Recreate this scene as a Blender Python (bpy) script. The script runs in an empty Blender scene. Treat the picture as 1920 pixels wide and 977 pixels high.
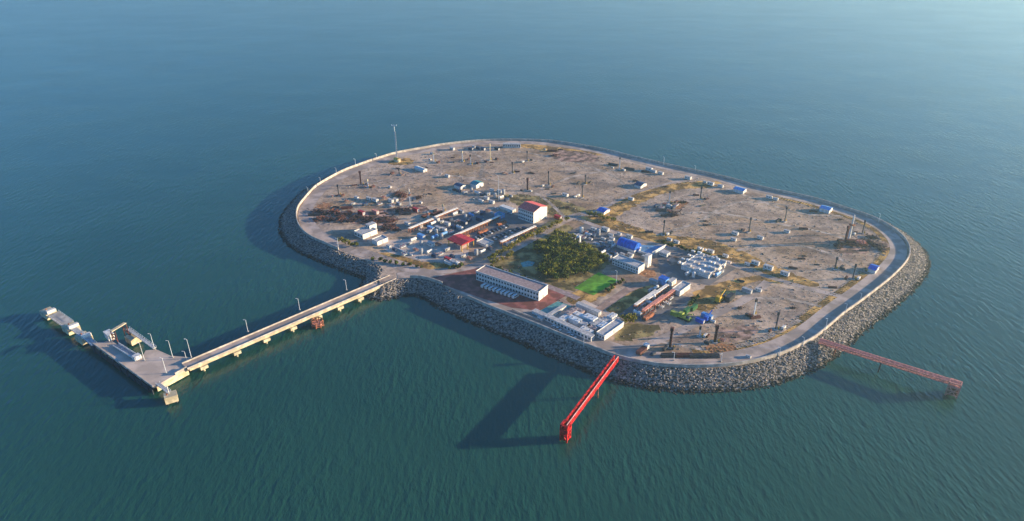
import bpy, math, random
import numpy as np
from mathutils import Vector, Matrix
from math import sin, cos, radians, pi, atan2, hypot
SC = bpy.context.scene
# ------------------------------------------------------------------ camera, light, exposure
HAZE = (0.00013, 0.5, (0.62, 0.93, 1.0))
FPX, HOR, CAMH = 1280.0, -170.0, 230.0          # focal length in photo pixels, horizon row, drone height in metres
PITCH = math.atan((488.5 - HOR) / FPX)
cam_d = bpy.data.cameras.new('camera'); cam = bpy.data.objects.new('camera', cam_d)
SC.collection.objects.link(cam); SC.camera = cam
cam_d.sensor_width = 36; cam_d.lens = FPX / 1920 * 36
cam_d.clip_start = 1; cam_d.clip_end = 60000
cam.location = (0, 0, CAMH); cam.rotation_euler = (pi / 2 - PITCH, 0, 0)
SUN_EL, SUN_AZ = radians(11.0), radians(5.0)    # azimuth measured from +x towards +y
sun_d = bpy.data.lights.new('sun', 'SUN'); sun = bpy.data.objects.new('sun', sun_d); SC.collection.objects.link(sun)
sun_d.energy = 5; sun_d.angle = radians(0.6); sun_d.color = (1.0, 0.77, 0.49)
sv = Vector((cos(SUN_EL) * cos(SUN_AZ), cos(SUN_EL) * sin(SUN_AZ), sin(SUN_EL)))
sun.rotation_euler = (-sv).to_track_quat('-Z', 'Y').to_euler()
W = bpy.data.worlds.new('World'); SC.world = W; W.use_nodes = True
wn = W.node_tree.nodes; wl = W.node_tree.links
sky = wn.new('ShaderNodeTexSky'); sky.sky_type = 'NISHITA'; sky.sun_disc = False
sky.sun_elevation = SUN_EL; sky.sun_rotation = radians(90) - SUN_AZ
sky.air_density = 1.2; sky.dust_density = 0.4; sky.ozone_density = 8.0
wl.new(sky.outputs[0], wn['Background'].inputs[0]); wn['Background'].inputs[1].default_value = 0.115
SC.view_settings.view_transform = 'Standard'; SC.view_settings.look = 'None'
SC.view_settings.exposure = 1.55; SC.view_settings.gamma = 1; SC.view_settings.use_curve_mapping = False
SC.render.resolution_x = 1024; SC.render.resolution_y = 521

# ------------------------------------------------------------------ helpers
ISL = 6.0
G1, G2 = radians(-42), radians(48)               # the two directions of the island's street grid
def at(x, y, z=ISL):
    "world point at height z that lies where photo pixel (x, y) looks"
    u = (x - 960) / FPX; v = (488.5 - y) / FPX
    c, s = cos(PITCH), sin(PITCH)
    dx, dy, dz = u, c + v * s, -s + v * c
    t = (z - CAMH) / dz
    return Vector((dx * t, dy * t, z))
def high(x, yb, yt, z=ISL):
    "height of an upright thing with its foot on row yb and its top on row yt"
    p = at(x, yb, z); v = (488.5 - yt) / FPX
    c, s = cos(PITCH), sin(PITCH)
    return CAMH + (-s + v * c) * p.y / (c + v * s) - z
def col(m): return m
MATS = {}
def mat(name, base, rough=0.8, spec=0.3, var=0.12, scale=0.6, metal=0.0, bump=0.0, second=None, mix=(0.45, 0.6)):
    m = bpy.data.materials.new(name); m.use_nodes = True
    n = m.node_tree.nodes; l = m.node_tree.links; b = n['Principled BSDF']
    b.inputs['Roughness'].default_value = rough; b.inputs['Metallic'].default_value = metal
    b.inputs['Specular IOR Level'].default_value = spec
    tc = n.new('ShaderNodeTexCoord'); nz = n.new('ShaderNodeTexNoise')
    nz.inputs['Scale'].default_value = scale; nz.inputs['Detail'].default_value = 6
    l.new(tc.outputs['Object'], nz.inputs['Vector'])
    cr = n.new('ShaderNodeValToRGB'); l.new(nz.outputs['Fac'], cr.inputs[0])
    s2 = second or tuple(c * (1 - 2.2 * var) for c in base)
    s1 = base if second else tuple(min(1, c * (1 + var)) for c in base)
    cr.color_ramp.elements[0].position = mix[0]; cr.color_ramp.elements[0].color = (*s2, 1)
    cr.color_ramp.elements[1].position = mix[1]; cr.color_ramp.elements[1].color = (*s1, 1)
    l.new(cr.outputs[0], b.inputs['Base Color'])
    if bump:
        bp = n.new('ShaderNodeBump'); bp.inputs['Strength'].default_value = bump; bp.inputs['Distance'].default_value = 0.2
        l.new(nz.outputs['Fac'], bp.inputs['Height']); l.new(bp.outputs[0], b.inputs['Normal'])
    MATS[name] = m; return m
M = MATS
mat('white_paint', (0.62, 0.61, 0.58), 0.6, var=0.10, scale=0.9)
mat('cream_wall', (0.66, 0.63, 0.57), 0.8, var=0.07)
mat('grey_roof', (0.40, 0.40, 0.40), 0.8, var=0.1)
mat('pale_roof', (0.42, 0.41, 0.40), 0.7, var=0.12)
mat('tan_roof', (0.31, 0.235, 0.225), 0.85, var=0.1)
mat('red_roof', (0.66, 0.12, 0.10), 0.6, var=0.12, scale=0.8)
mat('red_canopy', (0.42, 0.02, 0.03), 0.5, var=0.12)
mat('blue_roof', (0.015, 0.11, 0.50), 0.45, var=0.15)
mat('light_blue', (0.12, 0.32, 0.62), 0.5, var=0.1)
mat('teal_paint', (0.03, 0.25, 0.28), 0.5, var=0.15)
mat('dark_blue', (0.03, 0.06, 0.13), 0.5, var=0.2)
mat('glass', (0.03, 0.05, 0.07), 0.15, 0.5, var=0.1)
mat('concrete', (0.40, 0.37, 0.33), 0.9, var=0.12, scale=0.25)
mat('cream_concrete', (0.52, 0.45, 0.30), 0.9, var=0.12, scale=0.3)
mat('wall_concrete', (0.43, 0.39, 0.34), 0.9, var=0.12, scale=0.3)
mat('deck_concrete', (0.50, 0.40, 0.325), 0.9, var=0.10, scale=0.08)
mat('asphalt', (0.15, 0.14, 0.14), 0.9, var=0.1, scale=0.12)
mat('road_concrete', (0.39, 0.31, 0.262), 0.9, var=0.14, scale=0.10)
mat('brick_paving', (0.24, 0.085, 0.07), 0.85, var=0.16, scale=0.2)
mat('rose_path', (0.34, 0.23, 0.18), 0.9, var=0.12, scale=0.2)
mat('teal_court', (0.10, 0.28, 0.27), 0.8, var=0.1)
mat('blue_court', (0.12, 0.26, 0.42), 0.8, var=0.1, scale=0.15)
mat('turf', (0.11, 0.31, 0.02), 0.9, var=0.18, scale=0.12)
mat('red_steel', (0.58, 0.014, 0.02), 0.6, var=0.25, scale=0.5)
mat('faded_red', (0.60, 0.25, 0.20), 0.7, var=0.15, scale=1.0)
mat('rust', (0.34, 0.13, 0.07), 0.85, var=0.25, scale=0.7)
mat('dark_rust', (0.11, 0.038, 0.034), 0.8, var=0.2)
mat('dark_steel', (0.04, 0.045, 0.055), 0.6, var=0.2)
mat('grey_steel', (0.34, 0.35, 0.36), 0.5, var=0.1)
mat('galvanised', (0.56, 0.60, 0.62), 0.45, var=0.06)
mat('yellow_paint', (0.60, 0.36, 0.04), 0.6, var=0.15)
mat('lime_paint', (0.30, 0.36, 0.06), 0.6, var=0.15)
mat('green_paint', (0.04, 0.16, 0.05), 0.6, var=0.15)
mat('blue_paint', (0.02, 0.10, 0.48), 0.4, var=0.1)
mat('tyre', (0.02, 0.02, 0.02), 0.9)
mat('car_dark', (0.025, 0.035, 0.06), 0.3, 0.5)
mat('car_silver', (0.42, 0.43, 0.45), 0.3, 0.5)
mat('bark', (0.10, 0.07, 0.045), 0.9)
mat('leaf_dark', (0.11, 0.15, 0.02), 0.7, var=0.45, scale=0.5)
mat('leaf_olive', (0.27, 0.27, 0.03), 0.7, var=0.35, scale=0.5)
mat('leaf_yellow', (0.34, 0.29, 0.03), 0.7, var=0.3, scale=0.5)
mat('lamp_glass', (0.7, 0.7, 0.66), 0.3)
mat('scrap_metal', (0.07, 0.04, 0.04), 0.8, var=0.3, scale=1.5)
mat('scrap_rust', (0.17, 0.07, 0.05), 0.85, var=0.3, scale=1.5)
mat('red_soil', (0.33, 0.205, 0.155), 0.95, var=0.3, scale=0.15)
mat('dirt_track', (0.40, 0.32, 0.255), 0.95, var=0.2, scale=0.15)
mat('slope_stone', (0.19, 0.17, 0.15), 0.95, var=0.4, scale=0.7, bump=1.0)
mat('pink_pipe', (0.75, 0.40, 0.34), 0.6)
mat('orange_soil', (0.36, 0.17, 0.08), 0.95, var=0.2)

for k_ in ('leaf_dark', 'leaf_olive', 'leaf_yellow', 'straw_'):
    if k_ in MATS:
        n_ = MATS[k_].node_tree.nodes; l_ = MATS[k_].node_tree.links; tr_ = n_.new('ShaderNodeBsdfTranslucent'); mx_ = n_.new('ShaderNodeMixShader')
        mx_.inputs[0].default_value = 0.4; l_.new(n_['Principled BSDF'].inputs['Base Color'].links[0].from_socket, tr_.inputs[0])
        l_.new(n_['Principled BSDF'].outputs[0], mx_.inputs[1]); l_.new(tr_.outputs[0], mx_.inputs[2]); l_.new(mx_.outputs[0], n_['Material Output'].inputs[0])
class MB:
    "collects shapes and links them as one mesh object"
    def __init__(s): s.v = []; s.f = []; s.m = []
    def add(s, vs, fs, m=0):
        o = len(s.v); s.v += [tuple(p) for p in vs]; s.f += [tuple(i + o for i in f) for f in fs]; s.m += [m] * len(fs); return s
    def box(s, x0, x1, y0, y1, z0, z1, m=0):
        return s.add([(x0,y0,z0),(x1,y0,z0),(x1,y1,z0),(x0,y1,z0),(x0,y0,z1),(x1,y0,z1),(x1,y1,z1),(x0,y1,z1)],
                     [(0,3,2,1),(4,5,6,7),(0,1,5,4),(1,2,6,5),(2,3,7,6),(3,0,4,7)], m)
    def cb(s, x, y, z0, sx, sy, sz, m=0, rz=0):
        c_, s_ = cos(rz), sin(rz); vs = []
        for dz in (0, sz):
            for dx, dy in ((-1,-1),(1,-1),(1,1),(-1,1)):
                a, b = dx * sx / 2, dy * sy / 2
                vs.append((x + a * c_ - b * s_, y + a * s_ + b * c_, z0 + dz))
        return s.add(vs, [(0,3,2,1),(4,5,6,7),(0,1,5,4),(1,2,6,5),(2,3,7,6),(3,0,4,7)], m)
    def bar(s, p, q, w, h=None, m=0):
        p, q = Vector(p), Vector(q); d = (q - p).normalized(); h = h or w
        up = Vector((0,0,1)) if abs(d.z) < 0.95 else Vector((1,0,0))
        a = d.cross(up).normalized() * w / 2; b = a.cross(d).normalized() * h / 2
        vs = [p-a-b, p+a-b, p+a+b, p-a+b, q-a-b, q+a-b, q+a+b, q-a+b]
        return s.add(vs, [(0,1,2,3),(7,6,5,4),(0,4,5,1),(1,5,6,2),(2,6,7,3),(3,7,4,0)], m)
    def cyl(s, p, q, r0, r1=None, n=10, m=0):
        p, q = Vector(p), Vector(q); r1 = r0 if r1 is None else r1; d = (q - p).normalized()
        up = Vector((0,0,1)) if abs(d.z) < 0.95 else Vector((1,0,0))
        a = d.cross(up).normalized(); b = d.cross(a)
        vs = [p + (a*cos(2*pi*i/n) + b*sin(2*pi*i/n))*r0 for i in range(n)] + [q + (a*cos(2*pi*i/n) + b*sin(2*pi*i/n))*r1 for i in range(n)]
        return s.add(vs, [(i, (i+1)%n, n+(i+1)%n, n+i) for i in range(n)] + [tuple(range(n))[::-1], tuple(range(n, 2*n))], m)
    def prism(s, pts, z0, z1, m=0):
        n = len(pts); area = sum(pts[i][0]*pts[(i+1)%n][1]-pts[(i+1)%n][0]*pts[i][1] for i in range(n))
        if area < 0: pts = pts[::-1]
        return s.add([(p[0],p[1],z0) for p in pts]+[(p[0],p[1],z1) for p in pts],
                     [tuple(range(n))[::-1], tuple(range(n,2*n))]+[(i,(i+1)%n,n+(i+1)%n,n+i) for i in range(n)], m)
    def gable(s, L, Wd, z0, h, over=0.4, m=0):
        a, b = L/2+over, Wd/2+over; t = 0.18
        return s.add([(-a,-b,z0),(a,-b,z0),(a,0,z0+h),(-a,0,z0+h),(a,b,z0),(-a,b,z0),
                      (-a,-b,z0-t),(a,-b,z0-t),(a,0,z0+h-t),(-a,0,z0+h-t),(a,b,z0-t),(-a,b,z0-t)],
                     [(0,1,2,3),(3,2,4,5),(7,6,9,8),(8,9,11,10),(0,6,7,1),(4,10,11,5),(1,7,8,2),(2,8,10,4),(0,3,9,6),(3,5,11,9)], m)
    def build(s, name, mats, parent=None, loc=None, smooth=False):
        me = bpy.data.meshes.new(name); me.from_pydata(s.v, [], s.f)
        for k in (mats if isinstance(mats, (list, tuple)) else [mats]): me.materials.append(M[k])
        if isinstance(mats, (list, tuple)): me.polygons.foreach_set('material_index', s.m)
        if smooth: me.polygons.foreach_set('use_smooth', [True]*len(me.polygons))
        me.update(); o = bpy.data.objects.new(name, me); SC.collection.objects.link(o)
        if parent: o.parent = parent
        if loc is not None: o.location = loc
        return o
def tag(o, label, cat, group=None, kind=None):
    if label: o['label'] = label
    if cat: o['category'] = cat
    if group: o['group'] = group
    if kind: o['kind'] = kind
    return o
def thing(name, label, cat, loc, rz=0, group=None):
    o = bpy.data.objects.new(name, None); SC.collection.objects.link(o)
    o.empty_display_size = 1; o.location = loc; o.rotation_euler = (0, 0, rz)
    return tag(o, label, cat, group)
def clone(o, parent=None):
    c = o.copy(); SC.collection.objects.link(c)
    if parent: c.parent = parent
    for ch in list(o.children): clone(ch, c)
    return c
USED = set()
def put(proto, loc, rz=0, label=None, group=None, scale=None):
    o = proto if proto.name not in USED else clone(proto)
    USED.add(proto.name); o.location = loc; o.rotation_euler = (0, 0, rz)
    if label: o['label'] = label
    if group: o['group'] = group
    if scale: o.scale = scale
    return o
def struct(o): o['kind'] = 'structure'; return o
def stuff(o, label=None, cat=None):
    o['kind'] = 'stuff'
    if label: o['label'] = label; o['category'] = cat
    return o
# a repeat that only its neighbours tell apart is described by the landmark it stands nearest to
RANKED = {}
def ranked(o, desc): RANKED.setdefault(desc, []).append(o); return o
LAND = {
 'the red roofed white house': at(995, 405), 'the long two storey barracks': at(962, 545), 'the green turf pitch': at(1117, 533),
 'the blue arched roof': at(1175, 467), 'the red gangway': at(1157, 668), 'the tall far left mast': at(744, 300),
 'the tall mast on the right': at(1590, 452), 'the bridge head': at(715, 512), 'the rusty pier on the right': at(1540, 640),
 'the cream mast among the scrap': at(769, 386), 'the small red canopy': at(865, 462), 'the yellow machine': at(1350, 562),
 'the lime green machine': at(1285, 598), 'the white walled plant by the shore': at(1090, 605), 'the long pale far shed': at(957, 273),
 'the wide white roofed plant': at(1320, 508), 'the bright blue machine': at(1328, 597), 'the far end of the main road': at(1062, 412),
 'the leftmost bend of the ring road': at(566, 400), 'the rightmost bend of the ring road': at(1690, 475),
 'the lowest bend of the ring road': at(1340, 682), 'the dark grove of trees': at(1060, 490)}
ORD = ['', 'second ', 'third ', 'fourth ', 'fifth ', 'sixth ', 'seventh ', 'eighth ', 'ninth ', 'tenth ', 'eleventh ', 'twelfth ',
       'thirteenth ', 'fourteenth ', 'fifteenth ', 'sixteenth ', 'seventeenth ', 'eighteenth ', 'nineteenth ', 'twentieth ']
def label_ranked():
    for desc, objs in RANKED.items():
        rk = {}
        for ln, lp in LAND.items():
            for i, o in enumerate(sorted(objs, key=lambda o: (o.location.xy - lp.xy).length)):
                rk.setdefault(o.name, []).append((i, (o.location.xy - lp.xy).length, ln))
        for o in objs:
            i, _, ln = min(rk[o.name], key=lambda t: t[0]*18+t[1]+(900 if t[1] < 5 or (t[2].split()[-1] in desc and t[1] < 12) or t[0] > 18 else 0))
            o['label'] = f"{desc}, {ORD[min(i,19)]}nearest {ln}"

# ------------------------------------------------------------------ outlines
def resample(P, step, closed=True):
    P = [Vector((p[0], p[1])) for p in P]
    n = len(P); out = []
    for i in range(n if closed else n-1):                 # Catmull-Rom through the points
        p0, p1, p2, p3 = P[(i-1) % n], P[i], P[(i+1) % n], P[(i+2) % n]
        if not closed: p0 = P[max(i-1,0)]; p3 = P[min(i+2,n-1)]
        k = max(2, int((p2-p1).length/step))
        for j in range(k):
            t = j/k
            out.append(0.5*((2*p1)+(p2-p0)*t+(2*p0-5*p1+4*p2-p3)*t*t+(3*p1-p0-3*p2+p3)*t**3))
    if not closed: out.append(P[-1])
    return out
def smooth(P, n, closed=True):
    P = [p.copy() for p in P]; N = len(P)
    for _ in range(n):
        P = [(P[i-1]+2*P[i]+P[(i+1) % N])/4 if closed or 0 < i < N-1 else P[i] for i in range(N)]
    return P
def even(P, step):
    "equal spacing along a closed line"
    P = P + [P[0]]; d = [0]
    for a, b in zip(P, P[1:]): d.append(d[-1]+(b-a).length)
    n = int(d[-1]/step); xs = np.interp(np.linspace(0, d[-1], n, endpoint=False), d, [p.x for p in P])
    ys = np.interp(np.linspace(0, d[-1], n, endpoint=False), d, [p.y for p in P])
    return [Vector((a, b)) for a, b in zip(xs, ys)]
def normals(P, sm=0):
    N = len(P); out = []
    for i in range(N):
        d = P[(i+1) % N]-P[i-1]; out.append(Vector((-d.y, d.x)).normalized())   # outward for a clockwise loop
    for _ in range(sm): out = [((out[i-1]+out[i]*2+out[(i+1) % N])/4) for i in range(N)]
    return [o.normalized() for o in out]
CREST_PX = [(555,411),(557,391),(570,373),(588,353),(606,341),(639,323),(672,310),(705,298.6),(745,287),(800,277),(832,271.5),(895,265),
 (960,263.2),(1025,265),(1060,269),(1125,280),(1191,296),(1256,311),(1360,333.5),(1427,352),(1525,373),(1595,394.6),(1627,405),(1656,418),
 (1683,435.6),(1700,453),(1707,471),(1701,491),(1672,522),(1618,564.5),(1584,589),(1550,618),(1530,634),(1505,648),(1460,668),(1393,684),
 (1327,690),(1262,689),(1221,685),(1170,675),(1130,662),(1062,635),(1004,611),(955,592),(914,576),(880,561),(849,547),(828,534),(793,523),
 (768,522),(742,525),(720,531),(709,526),(716,510),(712,498),(680,486),(639,471),(615,461),(582,446),(563,430)]
RING_PX = [p for p in CREST_PX if not (p[0] in (768,742,720,709,716,712))]
crest = even(resample([at(*p) for p in CREST_PX], 3), 2.5)
ringc = even(smooth(even(resample([at(*p) for p in RING_PX], 3), 2.5), 30), 2.5)
cn = normals(crest, 3); rn = normals(ringc, 3)
def area(P): return sum(P[i-1].x*P[i].y-P[i].x*P[i-1].y for i in range(len(P)))
SG = -1 if area(crest) > 0 else 1               # make normals point to the sea
cn = [n*SG for n in cn]; rn = [n*SG for n in rn]
def off(P, N, d): return [p+n*d for p, n in zip(P, N)]
def inside(p, poly):
    c = False; n = len(poly); j = n-1
    for i in range(n):
        if (poly[i][1] > p[1]) != (poly[j][1] > p[1]) and p[0] < (poly[j][0]-poly[i][0])*(p[1]-poly[i][1])/(poly[j][1]-poly[i][1])+poly[i][0]: c = not c
        j = i
    return c

# ------------------------------------------------------------------ water
def water_material():
    m = bpy.data.materials.new('sea_water'); m.use_nodes = True; n = m.node_tree.nodes; l = m.node_tree.links; b = n['Principled BSDF']
    b.inputs['Roughness'].default_value = 0.2; b.inputs['IOR'].default_value = 1.33
    tc = n.new('ShaderNodeTexCoord')
    def noise(scale, det, sx, sy, rot, ty='FBM'):
        mp = n.new('ShaderNodeMapping'); mp.inputs['Scale'].default_value = (sx, sy, 1); mp.inputs['Rotation'].default_value = (0, 0, rot)
        t = n.new('ShaderNodeTexNoise'); t.inputs['Scale'].default_value = scale; t.inputs['Detail'].default_value = det
        l.new(tc.outputs['Object'], mp.inputs['Vector']); l.new(mp.outputs[0], t.inputs['Vector']); return t.outputs['Fac']
    big = noise(0.0035, 3, 1, 1.6, 0.3)
    cr = n.new('ShaderNodeValToRGB'); l.new(big, cr.inputs[0])
    cr.color_ramp.elements[0].position = 0.35; cr.color_ramp.elements[0].color = (0.010, 0.058, 0.045, 1)
    cr.color_ramp.elements[1].position = 0.65; cr.color_ramp.elements[1].color = (0.016, 0.071, 0.053, 1)
    l.new(cr.outputs[0], b.inputs['Base Color'])
    w1 = noise(0.22, 3, 1.5, 0.5, radians(38)); w2 = noise(0.55, 2, 1.3, 0.6, radians(15)); w3 = noise(0.018, 2, 1, 1, 0)
    add = n.new('ShaderNodeMath'); add.operation = 'MULTIPLY_ADD'; add.inputs[1].default_value = 0.35
    l.new(w2, add.inputs[0]); l.new(w1, add.inputs[2])
    mul = n.new('ShaderNodeMath'); mul.operation = 'MULTIPLY'; l.new(add.outputs[0], mul.inputs[0])
    mr = n.new('ShaderNodeMapRange'); mr.inputs[1].default_value = 0.3; mr.inputs[2].default_value = 0.7; mr.inputs[3].default_value = 0.5; mr.inputs[4].default_value = 1.25; l.new(w3, mr.inputs[0])
    l.new(mr.outputs[0], mul.inputs[1])
    bp = n.new('ShaderNodeBump'); bp.inputs['Strength'].default_value = 1.0; bp.inputs['Distance'].default_value = 0.56
    l.new(mul.outputs[0], bp.inputs['Height']); l.new(bp.outputs[0], b.inputs['Normal'])
    wp = noise(0.006, 4, 1, 2.2, radians(20)); rr_ = n.new('ShaderNodeMapRange'); rr_.inputs[1].default_value = 0.35; rr_.inputs[2].default_value = 0.65
    rr_.inputs[3].default_value = 0.18; rr_.inputs[4].default_value = 0.22; l.new(wp, rr_.inputs[0]); l.new(rr_.outputs[0], b.inputs['Roughness'])
    MATS['sea_water'] = m
water_material()
R0 = 26000
o = MB().add([(R0*cos(2*pi*i/64), R0*sin(2*pi*i/64)+500, 0) for i in range(64)], [tuple(range(64))]).build('sea_water', 'sea_water'); struct(o)

# ------------------------------------------------------------------ island ground, slope, rocks
def ground_material():
    m = bpy.data.materials.new('gravel_ground'); m.use_nodes = True; n = m.node_tree.nodes; l = m.node_tree.links; b = n['Principled BSDF']
    b.inputs['Roughness'].default_value = 0.95; b.inputs['Specular IOR Level'].default_value = 0.15
    tc = n.new('ShaderNodeTexCoord')
    def noise(scale, det=5, rough=0.6, dist=0.0):
        t = n.new('ShaderNodeTexNoise'); t.inputs['Scale'].default_value = scale; t.inputs['Detail'].default_value = det
        t.inputs['Roughness'].default_value = rough; t.inputs['Distortion'].default_value = dist; l.new(tc.outputs['Object'], t.inputs['Vector']); return t.outputs['Fac']
    def ramp(f, stops):
        c = n.new('ShaderNodeValToRGB'); l.new(f, c.inputs[0]); e = c.color_ramp.elements
        while len(e) < len(stops): e.new(0.5)
        for k, (p, q) in zip(e, stops): k.position = p; k.color = (*q, 1)
        return c.outputs[0]
    def mix(f, a, c, fac=None, mode='MIX'):
        x = n.new('ShaderNodeMix'); x.data_type = 'RGBA'; x.blend_type = mode
        if fac is None: l.new(f, x.inputs[0])
        else: x.inputs[0].default_value = fac
        l.new(a, x.inputs[6]); l.new(c, x.inputs[7]); return x.outputs[2]
    base = ramp(noise(0.018, 6, 0.62, 0.6), [(0.34, (0.235,0.17,0.13)), (0.48, (0.385,0.29,0.22)), (0.66, (0.49,0.38,0.285))])
    och = ramp(noise(0.035, 6, 0.7, 1.0), [(0.3, (0.36,0.21,0.10)), (0.7, (0.24,0.165,0.09))])
    msk = ramp(noise(0.011, 6, 0.7, 0.8), [(0.47, (0,0,0)), (0.66, (0.85,0.85,0.85))])
    c1 = mix(msk, base, och)
    fine = ramp(noise(0.35, 6, 0.75), [(0.3, (0.35,0.33,0.34)), (0.5, (1,1,1)), (0.72, (1.5,1.42,1.35))])
    mid = ramp(noise(0.075, 5, 0.65, 0.5), [(0.38, (0.62,0.62,0.66)), (0.5, (1,1,1)), (0.64, (1.25,1.2,1.12))])
    l.new(mix(None, mix(None, c1, mid, 0.85, 'MULTIPLY'), fine, 0.75, 'MULTIPLY'), b.inputs['Base Color'])
    bp = n.new('ShaderNodeBump'); bp.inputs['Strength'].default_value = 0.55; bp.inputs['Distance'].default_value = 0.35
    l.new(noise(0.3, 6, 0.7), bp.inputs['Height']); l.new(bp.outputs[0], b.inputs['Normal'])
    MATS['gravel_ground'] = m
ground_material()
def rock_material():
    m = bpy.data.materials.new('armour_rock'); m.use_nodes = True; n = m.node_tree.nodes; l = m.node_tree.links; b = n['Principled BSDF']
    b.inputs['Roughness'].default_value = 0.9
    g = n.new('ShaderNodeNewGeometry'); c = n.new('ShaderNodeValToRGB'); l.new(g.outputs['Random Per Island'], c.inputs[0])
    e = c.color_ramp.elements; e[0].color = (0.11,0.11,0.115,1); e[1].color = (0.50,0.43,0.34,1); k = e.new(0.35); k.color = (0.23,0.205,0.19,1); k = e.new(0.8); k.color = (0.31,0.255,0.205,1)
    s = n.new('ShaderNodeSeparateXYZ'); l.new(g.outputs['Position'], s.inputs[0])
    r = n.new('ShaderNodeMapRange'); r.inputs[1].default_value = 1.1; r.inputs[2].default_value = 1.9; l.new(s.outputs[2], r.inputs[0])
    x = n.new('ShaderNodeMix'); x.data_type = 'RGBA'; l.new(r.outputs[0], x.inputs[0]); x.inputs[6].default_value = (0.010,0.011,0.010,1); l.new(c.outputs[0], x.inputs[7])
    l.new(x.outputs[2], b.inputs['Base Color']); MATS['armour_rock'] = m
rock_material()
g = MB().add([(p.x, p.y, ISL) for p in crest], [tuple(range(len(crest)))]).build('island_ground', 'gravel_ground'); struct(g)
if g.data.polygons[0].normal.z < 0: g.data.flip_normals()
mb = MB(); N = len(crest); prof = [(0, ISL), (2.5, 5.4), (8, 2.8), (14, -0.2), (20, -2.8)]
nsm = normals(smooth(crest, 6), 6); nsm = [q*SG for q in nsm]
vs = []
for d, z in prof: vs += [(p.x+q.x*d, p.y+q.y*d, z-0.02) for p, q in zip(crest, nsm)]
mb.add(vs, [(k*N+i, k*N+(i+1) % N, (k+1)*N+(i+1) % N, (k+1)*N+i) for k in range(len(prof)-1) for i in range(N)])
struct(mb.build('shore_slope', 'slope_stone'))
rng = np.random.default_rng(5)
def rocks(points, scales, name, mt, flat=0.75, keep=None):
    t = (1+5**.5)/2
    ico = np.array([(-1,t,0),(1,t,0),(-1,-t,0),(1,-t,0),(0,-1,t),(0,1,t),(0,-1,-t),(0,1,-t),(t,0,-1),(t,0,1),(-t,0,-1),(-t,0,1)], float)/1.9
    fc = np.array([(0,11,5),(0,5,1),(0,1,7),(0,7,10),(0,10,11),(1,5,9),(5,11,4),(11,10,2),(10,7,6),(7,1,8),(3,9,4),(3,4,2),(3,2,6),(3,6,8),(3,8,9),(4,9,5),(2,4,11),(6,2,10),(8,6,7),(9,8,1)])
    n = len(points); pts = np.asarray(points); sc = np.asarray(scales)
    v = ico[None]*(1+rng.uniform(-.28,.28,(n,12,3)))
    v *= np.stack([np.ones(n), rng.uniform(.6,1,n), rng.uniform(.5,1,n)*flat], 1)[:,None,:]
    a = rng.uniform(0, 2*pi, n); ca, sa = np.cos(a)[:,None], np.sin(a)[:,None]
    v = np.stack([v[...,0]*ca-v[...,1]*sa, v[...,0]*sa+v[...,1]*ca, v[...,2]], 2)*sc[:,None,None]+pts[:,None,:]
    f = fc[None]+(np.arange(n)*12)[:,None,None]
    me = bpy.data.meshes.new(name); me.vertices.add(n*12); me.vertices.foreach_set('co', v.reshape(-1))
    me.loops.add(n*60); me.loops.foreach_set('vertex_index', f.reshape(-1)); me.polygons.add(n*20)
    me.polygons.foreach_set('loop_start', np.arange(n*20)*3); me.update(calc_edges=True); me.materials.append(M[mt])
    o = bpy.data.objects.new(name, me); SC.collection.objects.link(o); return o
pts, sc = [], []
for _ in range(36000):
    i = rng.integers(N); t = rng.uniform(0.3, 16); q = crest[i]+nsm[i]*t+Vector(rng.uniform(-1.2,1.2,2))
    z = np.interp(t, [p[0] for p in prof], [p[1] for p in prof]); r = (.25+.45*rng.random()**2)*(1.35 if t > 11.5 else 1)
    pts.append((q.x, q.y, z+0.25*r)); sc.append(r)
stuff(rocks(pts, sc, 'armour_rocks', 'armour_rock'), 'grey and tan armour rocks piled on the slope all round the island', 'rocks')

# ------------------------------------------------------------------ roads, paving, grass
def ribbon(name, P, w0, w1, z, mt, closed=False, nn=None):
    n = len(P)
    if nn is None:
        nn = []
        for i in range(n):
            d = P[min(i+1,n-1)]-P[max(i-1,0)]; nn.append(Vector((-d.y, d.x)).normalized())
    vs = [(p.x+q.x*w0, p.y+q.y*w0, z) for p, q in zip(P, nn)]+[(p.x+q.x*w1, p.y+q.y*w1, z) for p, q in zip(P, nn)]
    k = n if closed else n-1
    o = MB().add(vs, [(i, (i+1) % n, n+(i+1) % n, n+i) for i in range(k)]).build(name, mt)
    if o.data.polygons[0].normal.z < 0: o.data.flip_normals()
    return struct(o)
ribbon('ring_road', ringc, -1.6, -11.5, ISL+0.06, 'road_concrete', True, rn)
ribbon('ring_road_gutter', ringc, -11.5, -13.0, ISL+0.07, 'road_concrete', True, rn)
def road(name, px, w, z, mt): return ribbon(name, resample([at(*p) for p in px], 4, False), -w/2, w/2, ISL+z, mt)
road('main_road', [(745,517),(800,511),(850,506),(905,495),(960,468),(1020,436),(1062,412),(1088,402),(1125,403)], 8, 0.09, 'road_concrete')
road('inner_road', [(1040,560),(1085,582),(1115,585),(1150,562),(1185,540),(1225,528),(1262,512)], 6, 0.09, 'rose_path')
road('cross_road', [(905,497),(960,512),(1030,538),(1085,560)], 5, 0.12, 'tan_roof')
road('field_road', [(1075,408),(1130,428),(1200,452),(1290,470),(1370,496),(1450,522),(1520,542),(1580,556)], 5, 0.075, 'road_concrete')
road('works_road', [(1180,655),(1230,640),(1320,600),(1400,560),(1440,528)], 6, 0.081, 'road_concrete')
road('field_track', [(1062,410),(1120,395),(1190,362),(1280,338),(1330,330)], 4, 0.05, 'road_concrete')
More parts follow.
